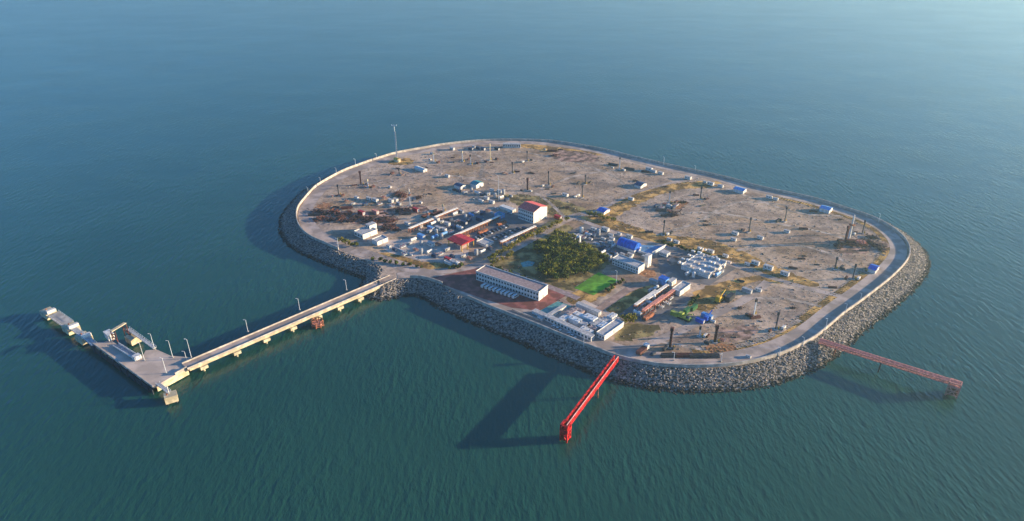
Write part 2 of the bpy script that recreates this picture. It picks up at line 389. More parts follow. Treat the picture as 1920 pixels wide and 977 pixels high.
def sheet(name, px, z, mt, rough=0.0, z0=ISL):
    P = [at(*p).xy for p in px]
    if rough:
        P = even(resample(P, 3), 2.5); P = [p+Vector(rng.uniform(-rough, rough, 2)) for p in P]
    o = MB().add([(p.x, p.y, z0+z) for p in P], [tuple(range(len(P)))]).build(name, mt)
    if o.data.polygons[0].normal.z < 0: o.data.flip_normals()
    return struct(o), P
sheet('brick_plaza', [(800,523),(905,501),(1068,551),(1012,583),(960,577),(905,560),(850,541)], 0.115, 'brick_paving')
sheet('sports_pitch', [(1077,540),(1113,554),(1160,526),(1122,511)], 0.13, 'turf')
sheet('teal_court', [(1010,584),(1034,594),(1072,574),(1046,565)], 0.1, 'teal_court')
sheet('blue_court', [(1196,459),(1252,462),(1222,480),(1200,474)], 0.1, 'blue_court')
sheet('parking_pavement', [(790,437),(870,455),(1018,424),(960,400),(900,395),(820,412)], 0.04, 'asphalt')
sheet('store_pavement', [(1055,440),(1100,418),(1185,440),(1200,470),(1130,488),(1095,462)], 0.04, 'asphalt')
sheet('plant_pavement', [(1025,596),(1110,640),(1180,604),(1095,562)], 0.05, 'deck_concrete')
sheet('right_yard_pavement', [(1230,470),(1290,470),(1385,500),(1330,535),(1240,520)], 0.04, 'asphalt')
sheet('pipe_yard_pavement', [(1160,590),(1230,540),(1300,560),(1210,604)], 0.045, 'asphalt')
sheet('work_yard_pavement', [(700,452),(790,446),(880,470),(870,492),(790,490),(730,474)], 0.035, 'deck_concrete')
ZONES = [
 ([(640,452),(690,470),(745,478),(800,492),(868,494),(850,503),(790,507),(730,496),(680,480),(650,466)], 1),
 ([(940,366),(1010,368),(1085,386),(1105,402),(1068,408),(1035,425),(985,452),(925,488),(918,482),(1000,430),(1040,408),(985,390)], 0),
 ([(1092,404),(1150,412),(1230,438),(1300,445),(1380,466),(1420,490),(1400,497),(1320,476),(1230,456),(1150,432),(1100,416)], 1),
 ([(1150,568),(1205,536),(1250,545),(1195,570),(1170,600),(1125,606),(1120,592)], 1),
 ([(1290,562),(1330,536),(1400,520),(1470,510),(1540,535),(1500,536),(1420,528),(1370,552),(1325,585)], 1),
 ([(1115,400),(1190,362),(1270,344),(1345,340),(1340,350),(1275,356),(1220,372),(1150,408)], 1),
 ([(905,498),(955,466),(1055,420),(1100,452),(1145,482),(1120,515),(1085,532),(1060,545)], 0),
 ([(1080,545),(1160,530),(1130,556),(1100,572),(1060,565)], 1),
 ([(1400,476),(1445,495),(1500,520),(1470,524),(1420,505)], 1),
 ([(960,267),(1120,286),(1100,292),(1000,280)], 1),
 ([(728,303),(765,296),(775,306),(735,310)], 1),
 ([(1165,610),(1235,610),(1210,632),(1155,640)], 0),
]
mat('dry_grass_soil', (0.46, 0.265, 0.08), 0.95, var=0.3, scale=0.12)
mat('green_grass_soil', (0.25, 0.19, 0.075), 0.95, var=0.3, scale=0.12)
for zi, (P, k) in enumerate(ZONES): sheet('grass_soil', P, 0.012+0.002*zi, 'dry_grass_soil' if k else 'green_grass_soil', 1.6)
for ti, tk in enumerate([[(1062,410),(1000,360),(900,335),(780,330),(640,352)],[(1000,360),(1080,330),(1180,318),(1260,330)],[(900,335),(905,300),(880,283)],
        [(1180,362),(1150,330),(1060,300),(960,282)],[(1250,400),(1350,400),(1460,420),(1560,440),(1660,480)],[(1230,440),(1300,420),(1380,380),(1480,385)],
        [(1380,470),(1460,460),(1540,470),(1640,520)],[(1240,640),(1330,655),(1420,640),(1500,600)],[(1400,560),(1470,560),(1540,575)],[(760,345),(720,370),(640,392),(600,420)],[(1340,345),(1420,375),(1500,400),(1580,405)]]):
    road('dirt_track', tk, 3.2, 0.0405+0.0002*ti, 'dirt_track')
for zi, (P, mt_) in enumerate([([(592,388),(606,379),(620,384),(616,392),(600,393)],'orange_soil'),([(640,402),(700,398),(745,408),(720,422),(660,418)],'red_soil'),([(700,396),(790,386),(800,398),(740,402)],'red_soil'),([(1040,282),(1110,288),(1120,302),(1050,302)],'red_soil'),([(1262,376),(1290,380),(1276,392),(1258,388)],'orange_soil'),([(1325,648),(1375,645),(1370,662),(1335,664)],'orange_soil'),([(1255,482),(1300,488),(1290,500),(1250,496)],'red_soil'),([(1570,458),(1650,452),(1668,466),(1580,476)],'red_soil'),([(1205,505),(1230,508),(1222,520),(1200,516)],'orange_soil'),([(1350,618),(1420,612),(1410,632),(1350,640)],'red_soil')]):
    sheet('bare_soil', P, 0.0425, mt_, 1.8)
seg = [i for i in range(len(ringc)) if ringc[i].x > 60 and ringc[i].y < 560]
strip = [ringc[i] for i in seg]
# the verge inside the right half of the ring road
i0 = max(range(len(ringc)), key=lambda i: (ringc[i]-at(1440,380).xy).length*-1); i1 = max(range(len(ringc)), key=lambda i: -(ringc[i]-at(1300,688).xy).length)
rng_i = list(range(i0, i1)) if i0 < i1 else list(range(i1, i0))
if len(rng_i) > len(ringc)/2: rng_i = [(max(i0,i1)+k) % len(ringc) for k in range(len(ringc)-abs(i0-i1))]
V = [ringc[i] for i in rng_i]; VN = [rn[i] for i in rng_i]
ribbon('grass_verge', V, -13.0, -17.5, ISL+0.0385, 'dry_grass_soil', False, VN)
def in_zone():
    pass
def tufts(name, pts, hs, mts, label):
    mb = MB()
    for (x, y), h in zip(pts, hs):
        k = rng.integers(len(mts))
        for _ in range(3):
            a = rng.uniform(0, pi); dx, dy = cos(a)*h*0.9, sin(a)*h*0.9; ox, oy = rng.uniform(-.5,.5,2)*h
            mb.add([(x-dx, y-dy, ISL), (x+dx, y+dy, ISL), (x+dx*.6+ox, y+dy*.6+oy, ISL+h), (x-dx*.8+ox, y-dy*.8+oy, ISL+h*.8)], [(0,1,2,3)], k)
    return stuff(mb.build(name, mts), label, 'grass')
tp, th = [], []
PITCH_ = [at(*p).xy for p in [(1073,540),(1113,558),(1166,526),(1122,508)]]
for P, k in ZONES:
    w = [at(*p).xy for p in P]; xs = [p.x for p in w]; ys = [p.y for p in w]; ar = (max(xs)-min(xs))*(max(ys)-min(ys))
    for _ in range(int(ar*0.13)):
        q = (rng.uniform(min(xs), max(xs)), rng.uniform(min(ys), max(ys)))
        if inside(q, w) and not inside(q, PITCH_): tp.append(q); th.append(rng.uniform(.15, .4))
for i in range(0, 1500):
    j = rng.integers(len(V)); q = V[j]-VN[j]*rng.uniform(13, 19); tp.append((q.x, q.y)); th.append(rng.uniform(.15, .4))
mat('straw', (0.50, 0.34, 0.11), 0.9, var=0.25); mat('straw_green', (0.24, 0.22, 0.06), 0.9, var=0.3); mat('straw_orange', (0.45, 0.22, 0.09), 0.9, var=0.3)
tufts('dry_grass', tp, th, ['straw', 'straw_green', 'straw_orange'], 'ochre dry grass growing on the verges and waste ground')
fld = [p for p in off(ringc, rn, -17)]
busy = [[at(*p).xy for p in z] for z in ([(560,430),(700,380),(900,395),(1060,410),(1240,450),(1400,500),(1180,660),(1060,620),(850,540),(700,480)],)]
pts, sc = [], []; fx = [p.x for p in fld]; fy = [p.y for p in fld]
while len(pts) < 7000:
    q = (rng.uniform(min(fx), max(fx)), rng.uniform(min(fy), max(fy)))
    if inside(q, fld) and not (inside(q, busy[0]) and rng.random() < .75):
        r = .12+.75*rng.random()**4; pts.append((q[0], q[1], ISL+r*.2)); sc.append(r)
mat('rubble', (0.30, 0.25, 0.22), 0.95, var=0.3, scale=0.2)
stuff(rocks(pts, sc, 'rubble', 'rubble', 0.6), 'small stones and rubble scattered over the gravel field', 'rubble')
tp, th = [], []
while len(tp) < 5200:
    q = (rng.uniform(min(fx), max(fx)), rng.uniform(min(fy), max(fy)))
    if inside(q, fld) and not inside(q, busy[0]): tp.append(q); th.append(rng.uniform(.12, .35))
tufts('sparse_weeds', tp, th, ['straw', 'straw_green', 'straw_orange'], 'sparse low weeds scattered over the gravel field')['category'] = 'weeds'

# ------------------------------------------------------------------ sea wall
def wall_strip(mb, P, nn, d0, d1, z0, z1, closed=False):
    n = len(P); base = []
    for d, z in ((d0, z0), (d0, z1), (d1, z1), (d1, z0)): base += [(p.x+q.x*d, p.y+q.y*d, z) for p, q in zip(P, nn)]
    fs = [(a*n+i, a*n+i+1, ((a+1) % 4)*n+i+1, ((a+1) % 4)*n+i) for a in range(4) for i in range(n-1)]+[(0,n,2*n,3*n),(n-1,4*n-1,3*n-1,2*n-1)]
    mb.add(base, fs)
near = [min((p-q).length for q in ringc) < 4.5 and not (at(670,482).xy-p).length < 20 and not (at(850,548).xy-p).length < 12 for p in crest]
k0 = next(i for i in range(N) if near[i] and not near[i-1]); runs, cur = [], []
for j in range(N):
    i = (k0+j) % N
    if near[i]: cur.append(i)
    elif cur: runs.append(cur); cur = []
if cur: runs.append(cur)
runs = [r for r in runs if len(r) > 5]
mb = MB()
for r in runs: wall_strip(mb, [crest[i] for i in r], [nsm[i] for i in r], -0.9, -0.3, ISL-0.2, ISL+2.1)
tag(mb.build('sea_wall', 'wall_concrete'), 'low pale concrete sea wall running round the rim of the island', 'wall')
print('crest', N, 'runs', [len(r) for r in runs], 'ring', len(ringc))

# ------------------------------------------------------------------ haze over the sea
hm = bpy.data.materials.new('haze_air'); hm.use_nodes = True; n_ = hm.node_tree.nodes; n_.remove(n_['Principled BSDF'])
pv = n_.new('ShaderNodeVolumePrincipled'); pv.inputs['Density'].default_value = HAZE[0]; pv.inputs['Anisotropy'].default_value = HAZE[1]
pv.inputs['Color'].default_value = (*HAZE[2], 1); hm.node_tree.links.new(pv.outputs[0], n_['Material Output'].inputs['Volume']); MATS['haze_air'] = hm
o = MB().box(-27000, 27000, -26500, 27500, -4, 262).build('haze', 'haze_air'); stuff(o, 'thin blue haze lying over the sea', 'haze')

# ================================================================== things
# ------------------------------------------------------------------ jetty bridge
BA, BB = at(350, 686, 5.6).xy, at(703, 535, 5.6).xy
bd = (BB-BA); BL = bd.length; BR = atan2(bd.y, bd.x)
br = thing('jetty_bridge', 'long concrete road bridge on cream piers joining the jetty to the island', 'bridge', (BA.x, BA.y, 0), BR)
MB().box(-1, BL+15, -3.6, 3.6, 4.9, 5.6).build('deck', 'road_concrete', br)
for s in (-1, 1):
    MB().box(-1, BL+15, s*3.6-(0.25 if s > 0 else -0.003), s*3.6+(0.003 if s > 0 else 0)-(0 if s > 0 else -0.25), 5.602, 6.5).build('parapet', 'wall_concrete', br)
    MB().box(0, BL+4, s*3.0-0.35, s*3.0+0.35, 3.7, 4.898).build('girder', 'cream_concrete', br)
MB().box(0, BL+4, -3.65, -3.602, 4.4, 5.4).build('fascia', 'cream_concrete', br)
for px in (371, 426, 478, 528, 578, 623, 667):
    t = BL*(px-350)/(703-350)*0.985
    pr = MB().box(t-2.1, t+2.1, -4.7, 3.6, 1.9, 3.698).build('pier', 'cream_concrete', br)
    for y in (-3.2, 0, 2.6): MB().cyl((t, y, -3), (t, y, 1.898), 0.6, n=8).build('pile', 'cream_concrete', pr)
# ------------------------------------------------------------------ lamp posts
def lamp_proto(h, arm=1.1, name='lamp_post', double=False, floods=False):
    t = thing(name, 'x', 'lamp post', (0, 0, 0))
    MB().cyl((0,0,0.4), (0,0,h), 0.17, 0.11, 8).build('pole', 'galvanised', t)
    MB().cb(0, 0, 0, 0.9, 0.9, 0.4).build('base', 'concrete', t)
    for s in ((-1, 1) if double else (-1,)):
        MB().bar((0,0,h-0.1), (s*arm,0,h+0.15), 0.14).build('arm', 'galvanised', t)
        MB().cb(s*arm, 0, h+0.05, 0.7, 0.35, 0.18).build('lamp_head', 'lamp_glass', t)
    return t
LAMPS = [ # px x, base row, top row, z
 (465,622,600,5.6,'white lamp post on the bridge, third from the island'),(562,581,560,5.6,'white lamp post on the bridge, second from the island'),
 (650,544,525,5.6,'white lamp post on the bridge, nearest the island'),(290,655,626,5.0,'white lamp post with short arm standing beside the finger walkway'),
 (324,670,639,5.0,'tall white lamp post on the jetty rim, right of the berth'),(349,672,659,5.0,'shortest white lamp post, with a long arm, by the bridge foot'),
 (359,671,636,5.6,'tall white lamp post at the jetty end of the bridge'),(271,676,643,5.0,'pinkish lamp post in the middle of the jetty deck'),
 (312,700,671,5.0,'pale lamp post at the sunlit rim of the jetty')]
for x, yb, yt, z, lb in LAMPS:
    h = high(x, yb, yt, z); p = lamp_proto(h); p['label'] = lb; p['group'] = 'lamp posts on the bridge and jetty'
    p.location = at(x, yb, z)
RL = [(578,362,351),(601,342,333),(631,327,315),(667,312,298),(706,299,288),(634.6,466,447),(1094,650,624),(1263,676,661),(1352,678,663),(1546,622,597),
      (1584,588,570),(1647,417,401),(1612,566,550),(1244,311,295),(1303,323,311),(1505,648,633),(1460,668,652),(1155,533,508),(935,376,330),(1003,452,437),(890,378,372)]
for x, yb, yt in RL:
    p = lamp_proto(high(x, yb, yt)); p.location = at(x, yb); p['group'] = 'lamp posts on the island'; p.rotation_euler.z = rng.uniform(-.6, .6)
    ranked(p, 'slender grey lamp post')
# ------------------------------------------------------------------ jetty platform
PZ = 5.0
PP = [(172,643),(211,640),(226,650),(258,671),(268,667),(273,657),(293,655),(320,667),(358,670),(352,690),(295,722),(286,725)]
pf = thing('jetty_platform', 'broad concrete jetty deck with dark piled left side and sunlit right face', 'jetty', (0, 0, 0))
pw = [at(x, y, PZ).xy for x, y in PP]
MB().prism(pw, PZ-1.2, PZ).build('deck', 'deck_concrete', pf)
b = MB(); cxm = sum((p for p in pw), Vector((0,0)))/len(pw)
xs = [p.x for p in pw]; ys = [p.y for p in pw]
inner = [cxm+(p-cxm)*0.94 for p in pw]
gu, gv = Vector((cos(radians(-35)), sin(radians(-35)))), Vector((cos(radians(55)), sin(radians(55))))
for i in range(-14, 15):
    for j in range(-10, 11):
        q = cxm+gu*i*4.5+gv*j*4.5
        if inside(q, inner): b.cyl((q.x,q.y,-3), (q.x,q.y,PZ-1.2), 0.4, n=6)
b.build('pile', 'dark_steel', pf)['kind'] = 'stuff'
def edge(a, c, off_, thick, z0, z1, name, mt):
    a, c = at(*a, PZ).xy, at(*c, PZ).xy; d = (c-a).normalized(); n = Vector((-d.y, d.x))
    P = [a+n*off_, c+n*off_, c+n*(off_+thick), a+n*(off_+thick)]
    return MB().prism(P, z0, z1).build(name, mt, pf)
edge((352,690),(293,722), 0.05 if False else -0.7, 0.6, 0.6, PZ-0.01, 'retaining_face', 'cream_concrete').name
edge((172,643),(286,725), -0.05, 0.5, PZ+0.01, PZ+0.45, 'kerb', 'concrete')
edge((173,645),(286,726), -.6, 0.4, 0.4, PZ-1.3, 'under_deck_shade', 'dark_steel')  # dark panel added for the shade among the open piles under the deck
edge((350,691),(328,703), 0.0, 0.5, PZ+0.01, PZ+1.5, 'barrier', 'wall_concrete')
for k in range(9):                                            # fenders on the dark berth side
    a, c = at(172,643,PZ).xy, at(286,725,PZ).xy; q = a+(c-a)*(k+0.5)/9; d = (c-a).normalized(); n = Vector((d.y, -d.x))*0.7
    if (q+n-cxm).length < (q-cxm).length: n = -n
    MB().cb(q.x+n.x, q.y+n.y, 0.3, 1.1, 1.1, PZ-0.7, 0, atan2(d.y, d.x)).build('fender', 'dark_steel', pf)
def dolphin(px, py, sx, sy, lb, step=True, z=4.6, rz=radians(-35), post=False):
    p = at(px, py, z); t = thing('mooring_dolphin', lb, 'mooring dolphin', (p.x, p.y, 0), rz, 'concrete mooring dolphins of the jetty')
    MB().box(-sx/2, sx/2, -sy/2, sy/2, 1.0, z).build('cap', 'cream_concrete', t)
    if step: MB().box(sx/2-sx*.26, sx/2-0.1, -sy/2+1.2, sy/2-.2, z+.003, z+1.9).build('pedestal', 'cream_wall', t)
    MB().cyl((-sx*.25,0,z), (-sx*.25,0,z+.8), .35, .45, 8).build('bollard', 'rust', t)
    for a in (-1,1):
        for c in (-1,1): MB().cyl((a*sx*.33, c*sy*.33, -3), (a*sx*.36, c*sy*.36, 1.0), .45, n=6).build('pile', 'dark_steel', t)
    if post: MB().cyl((-.5,1,z), (-.5,1,z+5), .25, .2, 8).build('light_post', 'white_paint', t)
    return t
dolphin(90, 583, 9.5, 6.5, 'cream stepped mooring dolphin at the far left end of the jetty')
dolphin(132, 611, 8.5, 7, 'cream stepped mooring dolphin in the middle of the left chain')
dolphin(156, 629, 8.5, 6.5, 'cream stepped mooring dolphin closest to the jetty deck')
dolphin(319, 739, 6.2, 5.2, 'lone square cream dolphin with a white post below the jetty corner', False, 5.0, radians(30), True)
dolphin(248, 630, 7, 6, 'cream dolphin carrying the finger walkway beside the berth', False, 5.0)
def walkway(a, c, w, z, lb, mt='grey_steel', rail=True, name='walkway', group='walkways linking the dolphins'):
    a, c = at(*a, z), at(*c, z); d = c-a; t = thing(name, lb, 'walkway', (a.x, a.y, 0), atan2(d.y, d.x), group)
    MB().box(0, d.length, -w/2, w/2, z-0.45, z).build('deck', mt, t)
    if rail:
        for s in (-1, 1):
            b = MB(); n = max(2, int(d.length/2.5))
            for k in range(n+1): b.cyl((d.length*k/n, s*w/2*.93, z), (d.length*k/n, s*w/2*.93, z+1.1), .06, n=5)
            b.bar((0,s*w/2*.93,z+1.1), (d.length,s*w/2*.93,z+1.1), .12); b.build('railing', 'galvanised', t)
    return t
walkway((100,588),(127,607), 7.0, 4.4, 'broad tan slab walkway between the two outermost dolphins', 'concrete')
walkway((136,614),(154,628), 3.4, 4.7, 'short grey walkway between the middle and inner dolphins')
walkway((160,632),(177,646), 3.2, 4.9, 'short grey walkway from the inner dolphin to the jetty deck')
walkway((296,719),(317,735), 2.2, 5.1, 'grey catwalk from the jetty corner to the lone dolphin')
walkway((240,616),(290,652), 2.0, 6.2, 'long pale finger walkway beside the ferry berth')
def frame_box(b, L, Wd, z0, z1, t=.35, lv=1, m=0):
    for x in (-L/2, L/2):
        for y in (-Wd/2, Wd/2): b.bar((x,y,z0), (x,y,z1), t, t, m)
    for k in range(lv+1):
        z = z0+(z1-z0)*(k+1)/(lv+1)
        for y in (-Wd/2, Wd/2): b.bar((-L/2,y,z), (L/2,y,z), t*.8, t*.8, m)
        for x in (-L/2, L/2): b.bar((x,-Wd/2,z), (x,Wd/2,z), t*.8, t*.8, m)
    for y in (-Wd/2, Wd/2): b.bar((-L/2,y,z0), (L/2,y,z1), t*.6, t*.6, m)
p = at(217, 640, PZ); q = at(238, 627, PZ); d = q-p
gt = thing('ramp_gantry', 'brown steel lifting gantry with cream top beam over the ferry berth', 'gantry', (p.x, p.y, 0), atan2(d.y, d.x))
gh = high(217, 640, 616, PZ)-1.6
for k, x in enumerate((0, d.length)):
    b = MB(); frame_box(b, 2.2, 3.4, 0, 0, .01)
    b = MB()
    for yy in (-1.8, 1.8): b.bar((x, yy, -2 if k else PZ), (x, yy, PZ+gh), .38)
    for zz in (1/3, 2/3): b.bar((x, -1.8, PZ+gh*zz), (x, 1.8, PZ+gh*zz), .4)
    b.bar((x, -1.8, PZ), (x, 1.8, PZ+gh*.66), .3); b.build('leg_frame', 'dark_rust', gt)
MB().box(-1, d.length+1, -1.0, 1.0, PZ+gh, PZ+gh+.45).build('top_beam', 'cream_concrete', gt)
p = at(238, 660, 5.2)
rp = thing('ferry_ramp', 'white steel ferry ramp lying along the inner edge of the berth', 'ramp', (p.x, p.y, 0), radians(-35))
MB().box(-12, 9, -1.6, 1.6, 4.6, 5.0+.25).build('ramp_deck', 'grey_steel', rp)
for s in (-1, 1): MB().box(-12, 9, s*1.6-.15, s*1.6+.15, 5.252, 6.3).build('side_beam', 'white_paint', rp)
MB().box(9.2, 12.5, -1.9, 1.9, 5.0, 7.4).build('hinge_housing', 'white_paint', rp)

# ------------------------------------------------------------------ generic building from three foot corners in the photo
def bld(name, lb, cat, pL, pN, pR, ytop, wall='white_paint', roof='pale_roof', rk='flat', win=None, snap=True, group=None, h=None, door=True, z0=ISL, rh=None, winmat='glass', desc=None):
    a, n, r = at(*pL, z0).xy, at(*pN, z0).xy, at(*pR, z0).xy
    L = (n-a).length; Wd = (r-n).length; rz = atan2((n-a).y, (n-a).x)
    if snap:
        L = max(2.5, (n-a).dot(Vector((cos(G1), sin(G1))))); Wd = max(2.2, (r-n).dot(Vector((cos(G2), sin(G2))))); rz = G1
    h = h or high(pN[0], pN[1], ytop, z0)
    ux, uy = Vector((cos(rz), sin(rz))), Vector((-sin(rz), cos(rz)))
    c = n-ux*L/2+uy*Wd/2
    t = thing(name, lb, cat, (c.x, c.y, z0), rz, group)
    if rk == 'gable':
        g = rh or Wd*.13
        b = MB().box(-L/2, L/2, -Wd/2, Wd/2, 0, h)
        for x in (-L/2, L/2): b.add([(x,-Wd/2,h),(x,Wd/2,h),(x,0,h+g)], [(0,1,2)])
        b.build('wall', wall, t); MB().gable(L, Wd, h-.1, g+.15, .35).build('roof', roof, t)
    elif rk == 'arch':
        MB().box(-L/2, L/2, -Wd/2, Wd/2, 0, h*.35).build('wall', wall, t)
        b = MB(); n_ = 12; pts = [(Wd/2*1.02*cos(pi*i/n_), h*.35+h*.75*sin(pi*i/n_)) for i in range(n_+1)]
        vs = [(-L/2,y,z) for y,z in pts]+[(L/2,y,z) for y,z in pts]
        b.add(vs, [(i,i+1,n_+2+i,n_+1+i) for i in range(n_)]+[tuple(range(n_+1)), tuple(range(2*n_+1, n_, -1))]); b.build('roof', roof, t)
    else:
        MB().box(-L/2, L/2, -Wd/2, Wd/2, 0, h-.35).build('wall', wall, t)
        b = MB().box(-L/2-.15, L/2+.15, -Wd/2-.15, Wd/2+.15, h-.348, h-.1)
        b.build('roof', roof, t)
        if min(L, Wd) > 5:
            b = MB()
            for s in (-1,1): b.box(-L/2-.18, L/2+.18, s*(Wd/2+.02)-.15, s*(Wd/2+.02)+.15, h-.098, h+.4); b.box(s*(L/2+.03)-.15, s*(L/2+.03)+.15, -Wd/2+.17, Wd/2-.17, h-.098, h+.4)
            b.build('parapet', wall, t)
    if win:
        fl, nc = win; fh = (h-.5)/fl; wd = L/nc
        for f in range(fl):
            for k in range(nc):
                x = -L/2+wd*(k+.5); z = f*fh+fh*.35
                w_ = MB().box(x-wd*.28, x+wd*.28, -Wd/2-.06, -Wd/2-.003, z, z+fh*.45).build('window', winmat, t)
                if h > 6: MB().box(x-wd*.31, x+wd*.31, -Wd/2-.16, -Wd/2-.003, z-.18, z-.003).build('sill', 'white_paint', w_)
    if door: MB().box(L/2+.003, L/2+.07, -.6, .6, 0.02, min(2.2, h*.8)).build('door', 'grey_steel', t)
    if desc: ranked(t, desc)
    return t
ba = bld('barracks', 'long two storey white barracks with rows of windows beside red brick plaza', 'building', (893,525), (1010,565), (1032,554), 548, 'white_paint', 'tan_roof', win=(2, 22), snap=False)
hs = bld('red_roofed_house', 'tall white building with a bright red gabled roof by the car park', 'building', (968,411), (1000,419.5), (1024,407), 398, 'white_paint', 'red_roof', 'gable', win=(3, 8))
Lp = 'white walled plant block by the shore'
bld('plant_building', 'long low front block of the white walled plant by the shore, facing the sea', 'building', (1026,597), (1108,641), (1115,637), 632, 'white_paint', 'pale_roof', win=(1, 14))
bld('plant_building', 'right hand block of the white walled plant with a sunlit cream end wall', 'building', (1118,632), (1133,639), (1171,614), 630, 'white_paint', 'grey_roof', win=(1, 3))
bld('plant_building', 'narrow left wing of the white walled plant beside the teal court', 'building', (1026,594), (1032,597), (1066,580), 591, 'white_paint', 'pale_roof')
bld('plant_building', 'back wing of the white walled plant facing the rose path', 'building', (1078,577), (1122,594), (1128,591), 586, 'white_paint', 'grey_roof')
bld('flat_shed', 'low flat white shed standing between the plaza and the white walled plant', 'shed', (999,587), (1021,599), (1028,595), 593, 'white_paint', 'pale_roof')
for k, (x, y, l_, w_, h_) in enumerate([(1060,601,9,4,3),(1078,606,8,4,3.5),(1094,613,9,4,3),(1070,592,8,4,3.4),(1088,598,10,4,3.2),(1106,604,8,5,4),(1118,611,9,5,3.2),(1112,620,7,4,3),
                           (1100,625,8,3.5,3),(1130,617,7,4,3.4),(1140,608,8,4,3),(1085,588,7,3,3),(1147,600,6,4,3.6),(1052,609,6,3,2.6)]):
    p = at(x, y); t = thing('process_unit', 'x', 'plant unit', p, G1 if k % 3 else G2, 'process units inside the white walled plant')
    MB().box(-l_/2, l_/2, -w_/2, w_/2, 0.5, h_).build('housing', ('white_paint','galvanised','pale_roof','tan_roof')[k % 4], t)
    MB().box(-l_/2-.3, l_/2+.3, -w_/2-.3, w_/2+.3, 0, .5).build('skid', 'grey_steel', t)
    for s in (-.25, .25): MB().cyl((s*l_,0,h_), (s*l_,0,h_+.5), .45, n=10).build('fan', 'grey_steel', t)
    MB().bar((-l_/2,-w_/2-.5,.9), (l_/2,-w_/2-.5,.9), .3).build('pipe', 'faded_red' if k % 4 == 0 else 'galvanised', t)
    ranked(t, 'white housed process unit')
bld('shed', 'white gabled shed with a sunlit cream side beside the pipe yard', 'shed', (1261,549), (1274,556), (1298,543), 547, 'white_paint', 'pale_roof')
bld('hut', 'small cream hut between the blue box and the white shed', 'hut', (1252,534), (1258,538), (1268,531), 529, 'cream_wall', 'pale_roof')
bld('blue_box', 'bright blue boxy unit left of the small cream hut', 'plant unit', (1236,530), (1247,537), (1254,532), 525, 'light_blue', 'blue_roof')
bld('workshop', 'two storey workshop with shaded long side behind the turf pitch', 'building', (1136,503), (1196,514), (1207,506), 502, 'white_paint', 'pale_roof', win=(2, 10))
bld('tower', 'slim square cream tower beside the blue court', 'tower', (1208,499), (1214,502), (1221,498), 480, 'cream_wall', 'pale_roof')
bld('vaulted_hall', 'hall with a glossy royal blue arched roof', 'hall', (1155,464), (1189,475), (1201,467), 464, 'white_paint', 'blue_roof', 'arch', h=6.0, door=True)
bld('cabin', 'long white cabin with a cream end right of the square tower', 'cabin', (1234,479), (1250,483), (1257,479), 476, 'white_paint', 'pale_roof', win=(1, 4))
rc = bld('wide_plant', 'wide low plant with white roofs in the yard right of centre', 'building', (1272,508), (1328,523), (1366,500), 518, 'white_paint', 'pale_roof', door=False, h=3.4)
for k in range(34):
    i, j = k % 8, k//8; L_ = 24; x = -14+i*3.9+rng.uniform(-1,1); y = -11+j*7.5+rng.uniform(-1,1)
    hx, hy = rng.uniform(.5, 1.6), rng.uniform(.5, 1.3); MB().box(x-hx, x+hx, y-hy, y+hy, 3.303, 3.7+rng.uniform(.2, 1.2)).build('roof_unit', ('white_paint','galvanised','grey_roof','deck_concrete')[k % 4], rc)
bld('white_house', 'low white building with a sunlit wall at the left edge of the works', 'building', (666,441), (681,449), (705,437), 441, 'cream_wall', 'pale_roof', win=(1, 3))
bld('white_house', 'taller white block rising behind the low building at the left edge', 'building', (686,434), (694,437), (705,431), 423, 'white_paint', 'pale_roof', win=(2, 2))
bld('white_house', 'small white flat roofed building on the ochre verge left of the yard', 'building', (697,456), (708,461), (724,451), 454, 'white_paint', 'pale_roof')
BS = 'blue gable roofed sheds with white ends'
for a in [((1120,398),(1132,403),(1143,397),398,'blue_roof','royal blue gabled shed beside the field road'),((1190,350),(1201,354),(1211,348),349,'dark_blue','dark blue gabled shed in the middle of the field'),
          ((1375,359),(1393,364),(1399,360),358,'light_blue','light blue roofed shed beside the far ring road'),((1536,396),(1554,401),(1560,396),394,'light_blue','light blue roofed shed nearest the right hand bend of the far road'),
          ((1627,509),(1640,514),(1649,506),507,'blue_roof','royal blue shed at the right edge of the field'),((882,350),(893,354),(904,348),347,'teal_paint','teal roofed shed at the end of a row of cabins'),
          ((851,352),(864,356),(872,352),350,'dark_blue','dark blue shed left of the teal roofed one')]:
    bld('field_shed', a[5], 'shed', a[0], a[1], a[2], a[3], 'white_paint', a[4], 'gable', group=BS)
bld('long_shed', 'long pale greenish shed standing against the far ring road', 'shed', (943,277), (976,277.5), (978,275), 270, 'white_paint', 'pale_roof', snap=False, win=(1, 8))
bld('long_cabin', 'long narrow white shed in the far left field', 'shed', (776,318), (794,323.5), (799,320.5), 319, 'white_paint', 'white_paint', 'gable')
bld('lean_to', 'long white roofed lean-to left of the red roofed house', 'shed', (938,390), (961,399), (967,396), 394, 'cream_wall', 'white_paint')
bld('cyan_tank_house', 'pale cyan box in the shaded yard left of the red roofed house', 'plant unit', (925,408), (938,411), (946,407), 405, 'light_blue', 'teal_paint')
bld('flat_store', 'grey white flat roofed store beside the main road', 'shed', (831,494), (846,499), (857,494), 495, 'cream_wall', 'pale_roof')
bld('flat_store', 'pale flat roofed store just right of the red canopy', 'shed', (893,457), (911,464), (925,457), 460, 'cream_wall', 'pale_roof')
bld('flat_store', 'white flat roofed store near the yellow green trees', 'shed', (943,456), (951,461), (969,451), 457, 'white_paint', 'white_paint')
